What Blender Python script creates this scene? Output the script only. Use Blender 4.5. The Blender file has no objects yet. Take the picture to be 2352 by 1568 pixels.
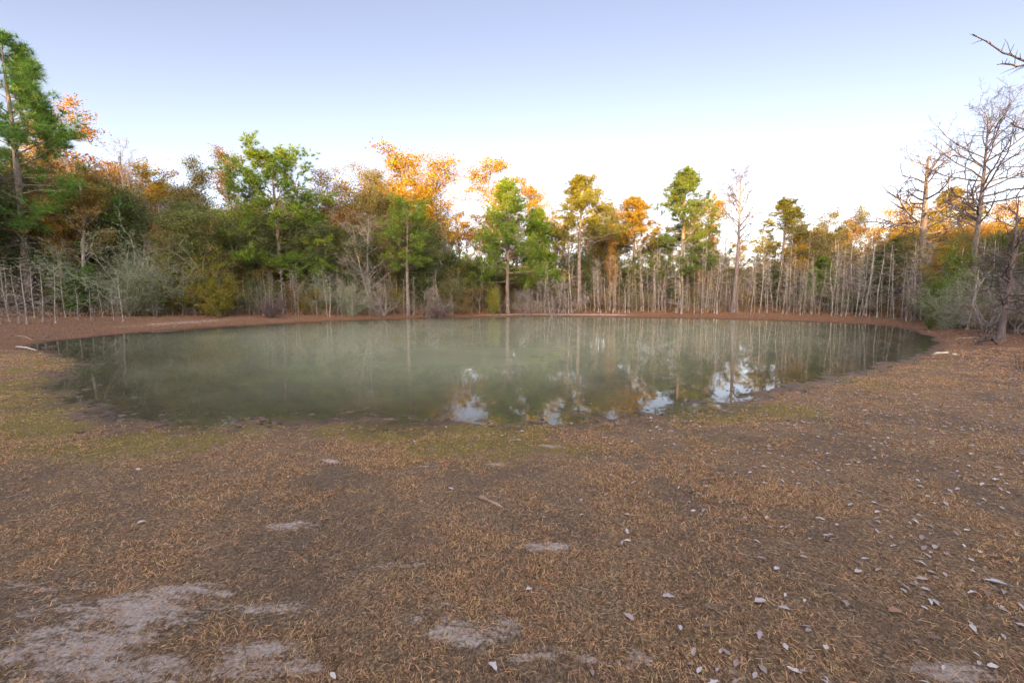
import bpy, math
import numpy as np
from mathutils import Vector

scene = bpy.context.scene
COL = scene.collection
R = math.radians

# ------------------------------------------------------------------ camera
CAMZ = 1.77
TILT = R(5.6)
FPX, CX, CY = 1045.0, 1176.0, 784.0          # focal length / centre in a 2352x1568 frame
cam_d = bpy.data.cameras.new('camera'); cam = bpy.data.objects.new('camera', cam_d)
COL.objects.link(cam); scene.camera = cam
cam_d.sensor_width = 36; cam_d.lens = 36 * FPX / 2352
cam_d.clip_start = 0.05; cam_d.clip_end = 3000
cam.location = (0, 0, CAMZ); cam.rotation_euler = (R(90) - TILT, 0, 0)

# ------------------------------------------------------------------ sky, sun, exposure
SUN_EL, SUN_AZ = R(9), math.atan2(-0.15, -1.0)   # azimuth measured from +Y towards +X
world = bpy.data.worlds.new('World'); scene.world = world; world.use_nodes = True
wn = world.node_tree; wn.nodes.clear()
sky = wn.nodes.new('ShaderNodeTexSky'); sky.sky_type = 'NISHITA'; sky.sun_disc = False
sky.sun_elevation = SUN_EL; sky.sun_rotation = SUN_AZ
sky.air_density = 1.0; sky.dust_density = 1.5; sky.ozone_density = 1.5
hsv = wn.nodes.new('ShaderNodeHueSaturation'); hsv.inputs['Saturation'].default_value = 0.68
bg = wn.nodes.new('ShaderNodeBackground'); bg.inputs['Strength'].default_value = 0.088
wo = wn.nodes.new('ShaderNodeOutputWorld')
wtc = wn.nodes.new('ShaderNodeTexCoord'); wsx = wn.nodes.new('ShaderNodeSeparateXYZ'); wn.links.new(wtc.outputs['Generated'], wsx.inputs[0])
wmr = wn.nodes.new('ShaderNodeMapRange'); wmr.interpolation_type = 'SMOOTHSTEP'       # sky brightened above and behind the camera, added to light the tree fronts
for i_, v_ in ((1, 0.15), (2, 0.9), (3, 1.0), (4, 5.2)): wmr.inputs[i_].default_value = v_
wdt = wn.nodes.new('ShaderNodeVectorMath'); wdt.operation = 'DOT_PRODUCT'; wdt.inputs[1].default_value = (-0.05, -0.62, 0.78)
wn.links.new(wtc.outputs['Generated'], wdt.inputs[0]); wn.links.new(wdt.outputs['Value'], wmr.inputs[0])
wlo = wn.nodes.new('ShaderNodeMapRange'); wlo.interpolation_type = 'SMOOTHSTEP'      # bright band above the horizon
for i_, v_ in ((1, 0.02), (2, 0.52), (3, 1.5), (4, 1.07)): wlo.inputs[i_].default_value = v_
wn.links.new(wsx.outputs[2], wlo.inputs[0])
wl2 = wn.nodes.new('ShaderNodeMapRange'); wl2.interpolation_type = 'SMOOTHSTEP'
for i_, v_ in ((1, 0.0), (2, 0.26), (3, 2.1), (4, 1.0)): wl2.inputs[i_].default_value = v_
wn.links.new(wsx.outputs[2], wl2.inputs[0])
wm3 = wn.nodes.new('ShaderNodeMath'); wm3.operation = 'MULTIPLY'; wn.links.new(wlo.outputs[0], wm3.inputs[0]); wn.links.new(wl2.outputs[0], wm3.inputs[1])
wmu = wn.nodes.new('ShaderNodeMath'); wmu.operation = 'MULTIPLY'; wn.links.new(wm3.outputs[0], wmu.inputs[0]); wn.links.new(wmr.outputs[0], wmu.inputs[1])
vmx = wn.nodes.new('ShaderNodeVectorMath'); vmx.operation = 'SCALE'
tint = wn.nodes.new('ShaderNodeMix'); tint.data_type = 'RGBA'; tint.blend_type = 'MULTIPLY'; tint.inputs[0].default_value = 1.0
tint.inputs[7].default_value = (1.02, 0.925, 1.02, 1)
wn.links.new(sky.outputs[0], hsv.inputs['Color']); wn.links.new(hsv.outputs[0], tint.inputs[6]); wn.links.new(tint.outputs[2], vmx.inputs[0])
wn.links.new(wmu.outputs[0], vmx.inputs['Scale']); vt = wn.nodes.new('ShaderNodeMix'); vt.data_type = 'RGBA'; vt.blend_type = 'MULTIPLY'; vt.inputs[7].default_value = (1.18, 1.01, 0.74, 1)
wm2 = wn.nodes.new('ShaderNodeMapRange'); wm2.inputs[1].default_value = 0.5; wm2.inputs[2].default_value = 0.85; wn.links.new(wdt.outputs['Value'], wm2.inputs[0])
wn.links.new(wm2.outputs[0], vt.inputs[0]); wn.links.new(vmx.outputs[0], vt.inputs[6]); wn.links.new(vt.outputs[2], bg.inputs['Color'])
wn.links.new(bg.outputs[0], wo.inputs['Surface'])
sun_d = bpy.data.lights.new('sun', 'SUN'); sun = bpy.data.objects.new('sun', sun_d); COL.objects.link(sun)
sun_d.energy = 5.0; sun_d.angle = R(0.5); sun_d.color = (1.0, 0.56, 0.09)
to_sun = Vector((math.sin(SUN_AZ) * math.cos(SUN_EL), math.cos(SUN_AZ) * math.cos(SUN_EL), math.sin(SUN_EL)))
sun.rotation_euler = to_sun.to_track_quat('Z', 'Y').to_euler()
vs = scene.view_settings
vs.view_transform = 'Standard'; vs.look = 'None'; vs.gamma = 1; vs.use_curve_mapping = False
vs.exposure = 1.85
scene.render.engine = 'CYCLES'
scene.cycles.max_bounces = 8; scene.cycles.transparent_max_bounces = 12

# ------------------------------------------------------------------ helpers: noise, mesh buffers
_tab = np.random.RandomState(11).rand(256, 256)
def vnoise(x, y):
    xi = np.floor(x).astype(int); yi = np.floor(y).astype(int)
    fx = x - xi; fy = y - yi
    fx = fx * fx * (3 - 2 * fx); fy = fy * fy * (3 - 2 * fy)
    a = _tab[xi & 255, yi & 255]; b = _tab[(xi + 1) & 255, yi & 255]
    c = _tab[xi & 255, (yi + 1) & 255]; d = _tab[(xi + 1) & 255, (yi + 1) & 255]
    return (a * (1 - fx) + b * fx) * (1 - fy) + (c * (1 - fx) + d * fx) * fy
def fbm(x, y, s=1.0, octv=4, off=0.0):
    r = 0; amp = 0.5; tot = 0
    for k in range(octv):
        r = r + amp * vnoise(x / s + 17.3 * k + off, y / s + 9.1 * k + off * 1.7); tot += amp
        amp *= 0.5; s *= 0.5
    return r / tot
def sstep(a, b, x):
    t = np.clip((x - a) / (b - a), 0, 1); return t * t * (3 - 2 * t)
def nrm(a):
    return a / (np.linalg.norm(a, axis=-1, keepdims=True) + 1e-9)

class Buf:
    """collects vertices, faces and a per-vertex variation colour; builds ONE mesh"""
    def __init__(s): s.v = []; s.f = []; s.c = []; s.n = 0
    def add(s, V, F, mat=0, col=None):
        V = np.asarray(V, float).reshape(-1, 3); F = np.asarray(F, int)
        if len(V) == 0: return s
        s.v.append(V); s.f.append((F + s.n, mat)); s.n += len(V)
        s.c.append(np.full((len(V), 3), 0.5) if col is None else col)
        return s
    def mesh(s, name, mats, smooth=False):
        V = np.concatenate(s.v); me = bpy.data.meshes.new(name)
        me.vertices.add(len(V)); me.vertices.foreach_set('co', V.ravel())
        loops = np.concatenate([f.ravel() for f, m in s.f])
        tot = np.concatenate([np.full(len(f), f.shape[1]) for f, m in s.f])
        mi = np.concatenate([np.full(len(f), m) for f, m in s.f])
        st = np.concatenate([[0], np.cumsum(tot)[:-1]])
        me.loops.add(len(loops)); me.loops.foreach_set('vertex_index', loops)
        me.polygons.add(len(tot)); me.polygons.foreach_set('loop_start', st)
        me.polygons.foreach_set('loop_total', tot)
        me.polygons.foreach_set('material_index', mi)
        me.polygons.foreach_set('use_smooth', np.full(len(tot), smooth))
        ca = me.attributes.new('var', 'FLOAT_COLOR', 'POINT')
        C = np.concatenate(s.c); ca.data.foreach_set('color', np.concatenate([C, np.ones((len(C), 1))], 1).ravel())
        for m in (mats if isinstance(mats, (list, tuple)) else [mats]): me.materials.append(m)
        me.update(calc_edges=True); me.validate()
        return me

def tubes(buf, P, Rd, sides=4, mat=0, cap=False):
    """P (M,n,3) polylines, Rd (M,n) radii -> tapered tubes"""
    M, n, _ = P.shape
    if M == 0: return
    d = nrm(P[:, -1] - P[:, 0])
    ref = np.where(np.abs(d[:, 2:3]) > 0.9, np.array([[1.0, 0, 0]]), np.array([[0, 0, 1.0]]))
    a = nrm(np.cross(d, ref)); b = np.cross(d, a)
    th = np.arange(sides) * 2 * math.pi / sides
    ring = a[:, None, None, :] * np.cos(th)[None, None, :, None] + b[:, None, None, :] * np.sin(th)[None, None, :, None]
    V = P[:, :, None, :] + ring * Rd[:, :, None, None]
    idx = np.arange(M * n * sides).reshape(M, n, sides)
    i0 = idx[:, :-1]; i1 = idx[:, 1:]
    F = np.stack([i0, np.roll(i0, -1, 2), np.roll(i1, -1, 2), i1], -1).reshape(-1, 4)
    buf.add(V.reshape(-1, 3), F, mat)

class Grow:
    def __init__(s, seed): s.r = np.random.RandomState(seed)
    def grow(s, start, d, L, r0, n=5, wander=0.1, trop=0.0, tip=0.25):
        M = len(start); P = np.zeros((M, n, 3)); D = np.zeros((M, n, 3)); d = nrm(d)
        P[:, 0] = start; D[:, 0] = d; st = (L / (n - 1))[:, None]
        for k in range(1, n):
            d = nrm(d + wander * s.r.randn(M, 3) + np.array([0, 0, trop]))
            P[:, k] = P[:, k - 1] + d * st; D[:, k] = d
        t = np.linspace(0, 1, n)[None]
        return P, D, r0[:, None] * (1 - t * (1 - tip))
    def spawn(s, P, D, Rd, k, lo, hi, ang, sd=0.15, flat=0.0):
        M, n, _ = P.shape
        t = lo + (hi - lo) * (np.arange(k)[None] + s.r.rand(M, k)) / k
        q = t * (n - 1); i = np.minimum(q.astype(int), n - 2); f = (q - i)[..., None]
        m = np.arange(M)[:, None]
        p = P[m, i] * (1 - f) + P[m, i + 1] * f; d = D[m, i + 1]
        rr = Rd[m, i] * (1 - f[..., 0]) + Rd[m, i + 1] * f[..., 0]
        x = s.r.randn(M, k, 3); x[..., 2] *= (1 - flat)
        x = nrm(x - (x * d).sum(-1, keepdims=True) * d)
        a = (ang + sd * s.r.randn(M, k))[..., None]
        nd = d * np.cos(a) + x * np.sin(a)
        return p.reshape(-1, 3), nd.reshape(-1, 3), rr.ravel(), t.ravel()
    def leaves(s, buf, C, size, mat=0, aspect=0.55, up=0.5, clump=None):
        N = len(C)
        if N == 0: return
        a = nrm(s.r.randn(N, 3)); u = s.r.randn(N, 3) + np.array([0, 0, up]); u = nrm(u)
        a = nrm(a - (a * u).sum(-1, keepdims=True) * u); b = np.cross(u, a)
        L = (size * (0.6 + 0.8 * s.r.rand(N)))[:, None]; W = L * aspect
        fold = u * L * 0.18
        V = np.stack([C - a * L * .5, C + b * W * .5 + fold, C + a * L * .5, C - b * W * .5 + fold], 1)
        v = s.r.rand(N, 1, 3)
        if clump is not None: v[:, 0, 1] = clump
        buf.add(V.reshape(-1, 3), np.arange(N * 4).reshape(N, 4), mat, np.repeat(v, 4, 1).reshape(-1, 3))
    def needles(s, buf, C, D, n=14, ln=0.2, w=0.018, mat=0, spread=0.75, up=0.35):
        N = len(C)
        d = nrm(D[:, None, :] * 0.6 + s.r.randn(N, n, 3) * spread + np.array([0, 0, up]))
        L = (ln * (0.7 + 0.6 * s.r.rand(N, n)))[..., None]
        side = nrm(np.cross(d, s.r.randn(N, n, 3))) * w * .5
        b = C[:, None, :] + 0 * d
        V = np.stack([b - side, b + side, b + d * L], 2)
        cv = np.repeat(s.r.rand(N, 1, 1), n, 1); v = np.concatenate([s.r.rand(N, n, 1), cv, s.r.rand(N, n, 1)], -1)
        buf.add(V.reshape(-1, 3), np.arange(N * n * 3).reshape(-1, 3), mat, np.repeat(v[:, :, None], 3, 2).reshape(-1, 3))

# ------------------------------------------------------------------ materials
def mat(name):
    m = bpy.data.materials.new(name); m.use_nodes = True; nt = m.node_tree; nt.nodes.clear()
    out = nt.nodes.new('ShaderNodeOutputMaterial')
    def N(t, **k):
        n = nt.nodes.new('ShaderNode' + t)
        for a, v in k.items():
            if hasattr(n, a): setattr(n, a, v)
            else: n.inputs[a.replace('_', ' ')].default_value = v
        return n
    return m, nt, N, lambda a, b: nt.links.new(a, b), out

def foliage(name, trans=0.40, hue=0.07, rough=0.6, lo=0.55, hi=1.45):
    m, nt, N, L, out = mat(name)
    at = N('Attribute'); at.attribute_name = 'var'
    sp = N('SeparateColor'); L(at.outputs['Color'], sp.inputs[0])
    oi = N('ObjectInfo')
    hs = N('HueSaturation')
    h = N('MapRange'); h.inputs['To Min'].default_value = 0.5 - hue * 0.6; h.inputs['To Max'].default_value = 0.5 + hue
    L(sp.outputs[1], h.inputs[0]); L(h.outputs[0], hs.inputs['Hue'])
    v = N('MapRange'); v.inputs['To Min'].default_value = lo; v.inputs['To Max'].default_value = hi
    L(sp.outputs[0], v.inputs[0]); L(v.outputs[0], hs.inputs['Value'])
    L(oi.outputs['Color'], hs.inputs['Color'])
    p = N('BsdfPrincipled'); p.inputs['Roughness'].default_value = rough
    p.inputs['Specular IOR Level'].default_value = 0.15
    t = N('BsdfTranslucent'); mx = N('MixShader'); mx.inputs[0].default_value = trans
    L(hs.outputs[0], p.inputs['Base Color']); L(hs.outputs[0], t.inputs['Color'])
    L(p.outputs[0], mx.inputs[1]); L(t.outputs[0], mx.inputs[2]); L(mx.outputs[0], out.inputs[0])
    return m

def bark(name, c1, c2, scale=6.0, stretch=0.25, bump=0.6, use_obj=False):
    m, nt, N, L, out = mat(name)
    tc = N('TexCoord'); mp = N('Mapping'); mp.inputs['Scale'].default_value = (1, 1, stretch)
    L(tc.outputs['Object'], mp.inputs[0])
    n1 = N('TexNoise'); n1.inputs['Scale'].default_value = scale; n1.inputs['Detail'].default_value = 6
    n1.inputs['Roughness'].default_value = 0.65
    L(mp.outputs[0], n1.inputs['Vector'])
    cr = N('ValToRGB'); cr.color_ramp.elements[0].position = 0.35; cr.color_ramp.elements[1].position = 0.65
    cr.color_ramp.elements[0].color = (*c1, 1); cr.color_ramp.elements[1].color = (*c2, 1)
    L(n1.outputs['Fac'], cr.inputs[0])
    p = N('BsdfPrincipled'); p.inputs['Roughness'].default_value = 0.9
    p.inputs['Specular IOR Level'].default_value = 0.2
    b = N('Bump'); b.inputs['Strength'].default_value = bump; b.inputs['Distance'].default_value = 0.03
    L(n1.outputs['Fac'], b.inputs['Height']); L(b.outputs[0], p.inputs['Normal'])
    L(cr.outputs[0], p.inputs['Base Color']); L(p.outputs[0], out.inputs[0])
    return m

M_NEEDLE = foliage('pine_needles', 0.25, 0.03)
M_LEAF = foliage('autumn_leaves', 0.4, 0.07)
M_GREEN = foliage('evergreen_leaves', 0.25, 0.03, 0.4)
M_PINEBARK = bark('pine_bark', (0.09, 0.07, 0.058), (0.26, 0.215, 0.18), 7, 0.3)
M_GREYBARK = bark('grey_bark', (0.13, 0.11, 0.095), (0.36, 0.33, 0.30), 5, 0.3)
M_PALEBARK = bark('pale_bark', (0.14, 0.12, 0.10), (0.46, 0.42, 0.37), 7, 0.35)
M_CYPBARK = bark('cypress_bark', (0.08, 0.065, 0.062), (0.21, 0.175, 0.165), 9, 0.12, 0.9)
M_CYPTWIG = bark('cypress_twigs', (0.05, 0.04, 0.04), (0.11, 0.085, 0.085), 3, 1)
M_TWIG = bark('grey_twigs', (0.16, 0.135, 0.12), (0.34, 0.30, 0.27), 3, 1)
M_LICHEN = bark('lichen_twigs', (0.14, 0.16, 0.10), (0.34, 0.37, 0.26), 3, 1)
M_PALETWIG = bark('pale_twigs', (0.24, 0.205, 0.18), (0.46, 0.41, 0.37), 3, 1)
M_DARKTWIG = bark('dark_twigs', (0.07, 0.05, 0.045), (0.16, 0.12, 0.11), 3, 1)

# ------------------------------------------------------------------ projection helpers
def ray(u, v):
    a = (u - CX) / FPX; b = (CY - v) / FPX; c, s = math.cos(TILT), math.sin(TILT)
    return np.array([a, c + b * s, -s + b * c])
def on_plane(u, v, z=0.0):
    d = ray(u, v); t = (z - CAMZ) / d[2]; return d[0] * t, d[1] * t

PX = [(75, 795), (130, 783), (230, 771), (400, 756), (560, 746), (700, 739), (850, 733), (1000, 729), (1200, 726),
      (1400, 727), (1600, 729), (1800, 734), (1950, 740), (2040, 748), (2100, 759), (2140, 774), (2150, 792), (2128, 808),
      (2040, 833), (1950, 856), (1860, 876), (1760, 898), (1680, 914), (1600, 931), (1520, 946), (1440, 953), (1340, 953),
      (1240, 962), (1140, 969), (1040, 966), (930, 972), (820, 966), (700, 970), (580, 966), (470, 971), (360, 966), (280, 955),
      (215, 935), (175, 905), (120, 885), (165, 860), (205, 838), (180, 824), (120, 812)]
POND = np.array([on_plane(u, v) for u, v in PX])
def pond_sd(x, y):
    """signed distance to the pond outline: negative inside"""
    x = np.asarray(x, float); y = np.asarray(y, float)
    best = np.full(x.shape, 1e9); ins = np.zeros(x.shape, bool)
    A = POND; B = np.roll(POND, -1, 0)
    for (ax, ay), (bx, by) in zip(A, B):
        dx, dy = bx - ax, by - ay
        t = np.clip(((x - ax) * dx + (y - ay) * dy) / (dx * dx + dy * dy), 0, 1)
        best = np.minimum(best, np.hypot(x - ax - t * dx, y - ay - t * dy))
        with np.errstate(divide='ignore', invalid='ignore'):
            c = ((ay > y) != (by > y)) & (x < (bx - ax) * (y - ay) / (by - ay) + ax)
        ins ^= c
    return np.where(ins, -best, best)

def terrain(x, y, sd=None):
    x = np.asarray(x, float); y = np.asarray(y, float)
    if sd is None: sd = pond_sd(x, y)
    far = sstep(13, 24, np.hypot(x * 0.55, y))
    inside = -0.75 * (1 - np.exp(np.minimum(sd, 0) * 0.09))
    o = np.maximum(sd, 0)
    near_h = 0.13 * (1 - np.exp(-o * 0.35)); far_h = 0.50 * (1 - np.exp(-o * 0.22))
    h = np.where(sd < 0, inside, near_h * (1 - far) + far_h * far)
    h = h + 0.05 * (fbm(x, y, 1.1, 4) - 0.5) * (1 - sstep(20, 40, y)) + 0.034 * (fbm(x, y, 0.30, 3, 5.0) - 0.5) * (1 - sstep(12, 20, y))
    h = h + 0.022 * (fbm(x, y, 0.13, 2, 7.0) - 0.5) * np.exp(-(sd / 1.4) ** 2) * (1 - sstep(12, 20, y))
    h = h + 0.10 * (fbm(x, y, 7.0, 2, 3.0) - 0.5) * sstep(1, 6, o)
    return h
def tz(x, y): return float(terrain(np.array([x]), np.array([y]))[0])
def ground_at(u, v):
    """where the ray through pixel (u,v) of the 2352-wide photo meets the ground"""
    d = ray(u, v); t = np.concatenate([np.linspace(1.5, 20, 300), np.linspace(20, 120, 600)[1:]])
    z = CAMZ + d[2] * t; g = terrain(d[0] * t, d[1] * t)
    k = np.argmax(z < g)
    if k == 0: k = len(t) - 1
    return float(d[0] * t[k]), float(d[1] * t[k])
def at(u, depth):
    """ground point on the vertical plane y=depth seen at column u (near the horizon)"""
    zc = depth * math.cos(TILT) + (CAMZ - 0.4) * math.sin(TILT)
    return (u - CX) / FPX * zc, depth
def height_to(y, v, u=CX):
    d = ray(u, v); return CAMZ + d[2] * y / d[1]

# ------------------------------------------------------------------ terrain mesh
def tag(o, label=None, cat=None, group=None, kind=None):
    if label: o['label'] = label
    if cat: o['category'] = cat
    if group: o['group'] = group
    if kind: o['kind'] = kind
    return o
def link(name, me, parent=None):
    o = bpy.data.objects.new(name, me); COL.objects.link(o)
    if parent is not None: o.parent = parent
    return o

def axis_x():
    a = [0.0]; s = 0.05
    while a[-1] < 600:
        x = a[-1]
        s = 0.05 if x < 9 else min(s * 1.018, 40)
        a.append(x + s)
    a = np.array(a); return np.concatenate([-a[::-1], a[1:]])
def axis_y():
    a = [1.0]
    while a[-1] < 700:
        y = a[-1]
        s = 0.035 if y < 12 else (0.035 + (y - 12) * 0.012 if y < 22 else (0.155 if y < 46 else 0.155 * 1.1 ** ((y - 46) / 2.2)))
        a.append(y + min(s, 40))
    b = [1.0]; s = 0.1
    while b[-1] > -600: b.append(b[-1] - s); s = min(s * 1.15, 40)
    return np.concatenate([np.array(b[::-1]), np.array(a[1:])])

SANDPX = [  # u, v, half-width px, half-height px (pale sand patches)
    (290, 1400, 230, 42), (215, 1455, 190, 42), (130, 1500, 150, 32), (340, 1525, 260, 40), (420, 1350, 110, 14), (60, 1340, 110, 10), (640, 1385, 90, 10),
    (590, 1480, 110, 18), (960, 1400, 95, 28), (1080, 1440, 130, 34), (975, 1058, 32, 12), (1140, 1052, 28, 5), (1275, 1008, 34, 4),
    (760, 1045, 30, 6), (1250, 1490, 110, 18), (1340, 1505, 90, 14), (2190, 1535, 100, 16), (480, 1345, 60, 8),
    (900, 1285, 60, 8), (680, 1195, 50, 6), (1230, 1240, 60, 6), (1460, 1500, 60, 14), (1680, 1540, 60, 10), (700, 1520, 90, 20)]
xs, ys = axis_x(), axis_y()
GX, GY = np.meshgrid(xs, ys)
SD = pond_sd(GX, GY)
GZ = terrain(GX, GY, SD)
b = Buf()
nx, ny = len(xs), len(ys)
idx = np.arange(nx * ny).reshape(ny, nx)
F = np.stack([idx[:-1, :-1], idx[:-1, 1:], idx[1:, 1:], idx[1:, :-1]], -1).reshape(-1, 4)
sand = np.zeros_like(GX)
wob = 1.6 * (fbm(GX, GY, 0.5, 3, 2.0) - 0.5)
for (u, v, hw, hh) in SANDPX:
    x0, y0 = on_plane(u, v, 0.12); x1, _ = on_plane(u + hw, v, 0.12); _, y1 = on_plane(u, v - hh, 0.12)
    q = np.hypot((GX - x0) / (x1 - x0), (GY - y0) / max(y1 - y0, 0.05))
    sand = np.maximum(sand, 1 - sstep(0.1, 1.9, q + wob))
# pale strip on the far shore
strip = 1.3 * np.exp(-((SD - 1.3) / 0.7) ** 2) * sstep(-6, 0, GX) * (1 - sstep(9, 13, GX)) * sstep(30, 36, GY)
strip = np.maximum(strip, 0.8 * np.exp(-((SD - 2.5) / 1.2) ** 2) * np.exp(-((GX + 20) / 1.6) ** 2) * sstep(20, 26, GY))
sand = np.maximum(sand, 0.9 * strip)
nearside = 1 - sstep(13, 20, np.hypot(GX * 0.6, GY))
moss = np.exp(-((SD - 0.6) / 1.1) ** 2) * nearside * (0.35 + 0.9 * sstep(0.35, 0.6, fbm(GX, GY, 0.9, 3, 8.0))) * (1 - 0.6 * sstep(2, 9, GX))
moss = np.maximum(moss, 0.35 * nearside * sstep(0.55, 0.75, fbm(GX, GY, 1.4, 3, 12.0)) * (1 - sstep(2.5, 5, SD)))
wet = (1 - sstep(0.0, 0.35, GZ / 0.06 * 0.35))
red = np.clip(sstep(13, 22, np.hypot(GX * 0.75, GY)) * (0.75 + 0.5 * fbm(GX, GY, 2, 2)) + 0.8 * sstep(5, 13, GX - 0.2 * GY) * (1 - 0.3 * moss), 0, 1) * (1 - 0.8 * moss)
b.add(np.stack([GX, GY, GZ], -1).reshape(-1, 3), F, 0, np.stack([sand, moss, red], -1).reshape(-1, 3))

m, nt, N, L, out = mat('bank_soil')
tc = N('TexCoord'); at1 = N('Attribute'); at1.attribute_name = 'var'; sp = N('SeparateColor'); L(at1.outputs['Color'], sp.inputs[0])
def noise(scale, detail=6, rough=0.6, vec=None, dist=0.0):
    n = N('TexNoise'); n.inputs['Scale'].default_value = scale; n.inputs['Detail'].default_value = detail
    n.inputs['Roughness'].default_value = rough; n.inputs['Distortion'].default_value = dist
    L(vec or tc.outputs['Object'], n.inputs['Vector']); return n.outputs['Fac']
def ramp(fac, *st):
    r = N('ValToRGB'); e = r.color_ramp.elements
    while len(e) < len(st): e.new(0.5)
    for k, (p, c) in enumerate(st): e[k].position = p; e[k].color = (*c, 1)
    L(fac, r.inputs[0]); return r.outputs[0]
def mixc(f, a, bb):
    x = N('Mix', data_type='RGBA')
    if isinstance(f, float): x.inputs[0].default_value = f
    else: L(f, x.inputs[0])
    for s, c in ((6, a), (7, bb)):
        if isinstance(c, tuple): x.inputs[s].default_value = (*c, 1)
        else: L(c, x.inputs[s])
    return x.outputs[2]
def math_(op, a, bb=None, cc=None):
    x = N('Math', operation=op)
    for s, c in enumerate((a, bb, cc)):
        if c is None: continue
        if isinstance(c, (int, float)): x.inputs[s].default_value = c
        else: L(c, x.inputs[s])
    return x.outputs[0]
def mrange(v, a, bb, c=0.0, d=1.0):
    x = N('MapRange'); x.interpolation_type = 'SMOOTHSTEP'
    x.inputs[1].default_value = a; x.inputs[2].default_value = bb; x.inputs[3].default_value = c; x.inputs[4].default_value = d
    L(v, x.inputs[0]); return x.outputs[0]
mp = N('Mapping'); mp.inputs['Rotation'].default_value = (0, 0, 0.5); mp.inputs['Scale'].default_value = (1, 0.35, 1)
L(tc.outputs['Object'], mp.inputs[0])
nf = noise(55, 8, 0.75); nm = noise(7, 6, 0.65); ng = noise(1.2, 5, 0.6); nfib = noise(90, 4, 0.7, mp.outputs[0], 1.5)
base = ramp(nf, (0.36, (0.030, 0.018, 0.010)), (0.5, (0.18, 0.115, 0.064)), (0.62, (0.56, 0.39, 0.24)))
fib = ramp(nfib, (0.40, (0.040, 0.020, 0.010)), (0.53, (0.27, 0.150, 0.070)), (0.64, (0.76, 0.50, 0.28)))
dirt = mrange(noise(0.9, 6, 0.65), 0.44, 0.60)
c = mixc(mrange(nm, 0.35, 0.6), base, fib)
c = mixc(math_('MULTIPLY', dirt, 0.6), c, ramp(nf, (0.36, (0.035, 0.024, 0.016)), (0.64, (0.22, 0.155, 0.11))))
redc = ramp(nfib, (0.38, (0.030, 0.012, 0.006)), (0.52, (0.17, 0.075, 0.032)), (0.64, (0.50, 0.26, 0.12)))
c = mixc(math_('MULTIPLY', sp.outputs[2], mrange(nm, 0.25, 0.55, 0.55, 1.0)), c, redc)
c = mixc(math_('MULTIPLY', mrange(noise(2.3, 6, 0.7), 0.50, 0.68), math_('MULTIPLY', sp.outputs[2], 0.55)), c, (0.065, 0.045, 0.035))
mossc = ramp(nf, (0.3, (0.07, 0.05, 0.012)), (0.55, (0.24, 0.185, 0.035)), (0.7, (0.42, 0.34, 0.08)))
c = mixc(mrange(math_('MULTIPLY', sp.outputs[1], mrange(nm, 0.3, 0.6, 0.3, 1.3)), 0.32, 0.85, 0.0, 0.75), c, mossc)
sandc = ramp(nf, (0.3, (0.22, 0.165, 0.13)), (0.5, (0.50, 0.40, 0.34)), (0.7, (0.72, 0.61, 0.54)))
mp2 = N('Mapping'); mp2.inputs['Rotation'].default_value = (0, 0, -0.55); mp2.inputs['Scale'].default_value = (1, 2.2, 1)
L(tc.outputs['Object'], mp2.inputs[0])
nss = noise(4.2, 10, 0.72, mp2.outputs[0])
sm = mrange(math_('ADD', math_('ADD', math_('MULTIPLY', sp.outputs[0], 0.24), nss), math_('MULTIPLY', math_('SUBTRACT', nf, 0.5), 0.35)), 0.62, 0.79, 0.0, 0.97)
c = mixc(sm, c, sandc)
geo = N('NewGeometry'); sx = N('SeparateXYZ'); L(geo.outputs['Position'], sx.inputs[0])
w = mrange(math_('ADD', sx.outputs[2], math_('MULTIPLY', math_('SUBTRACT', ng, 0.5), 0.05)), 0.0, 0.035, 1.0, 0.0)
dk = N('Mix', data_type='RGBA'); dk.blend_type = 'MULTIPLY'; L(w, dk.inputs[0]); L(c, dk.inputs[6]); dk.inputs[7].default_value = (0.5, 0.44, 0.40, 1)
p = N('BsdfPrincipled'); L(dk.outputs[2], p.inputs['Base Color'])
L(mrange(w, 0.2, 1.0, 0.95, 0.35), p.inputs['Roughness']); p.inputs['Specular IOR Level'].default_value = 0.35
bm = N('Bump'); bm.inputs['Strength'].default_value = 0.9; bm.inputs['Distance'].default_value = 0.05
L(math_('ADD', math_('MULTIPLY', nf, 0.8), math_('MULTIPLY', nm, 0.7)), bm.inputs['Height']); L(bm.outputs[0], p.inputs['Normal'])
L(p.outputs[0], out.inputs[0])
M_SOIL = m
ground = link('ground', b.mesh('ground', M_SOIL, True)); tag(ground, kind='structure')

# ------------------------------------------------------------------ water: a sheet cut to where the ground is below it
m, nt, N, L, out = mat('pond_water')
tc = N('TexCoord'); at1 = N('Attribute'); at1.attribute_name = 'var'; sp = N('SeparateColor'); L(at1.outputs['Color'], sp.inputs[0])
murk = ramp(noise(0.16, 4, 0.55), (0.30, (0.29, 0.29, 0.185)), (0.70, (0.36, 0.365, 0.24)))
dif = N('BsdfDiffuse'); L(murk, dif.inputs['Color'])
trn = N('BsdfTransparent'); trn.inputs['Color'].default_value = (0.80, 0.78, 0.66, 1)
mb = N('MixShader'); L(mrange(sp.outputs[0], 0.0, 0.40, 0.16, 0.97), mb.inputs[0]); L(trn.outputs[0], mb.inputs[1]); L(dif.outputs[0], mb.inputs[2])
gl = N('BsdfGlossy'); gl.inputs['Roughness'].default_value = 0.006
mpw = N('Mapping'); mpw.inputs['Scale'].default_value = (1, 2.4, 1); L(tc.outputs['Object'], mpw.inputs[0])
bw = N('Bump'); bw.inputs['Strength'].default_value = 0.014; bw.inputs['Distance'].default_value = 0.02
L(math_('ADD', noise(3.0, 3, 0.5, mpw.outputs[0]), math_('MULTIPLY', noise(14, 2, 0.5, mpw.outputs[0]), 0.12)), bw.inputs['Height'])
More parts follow.
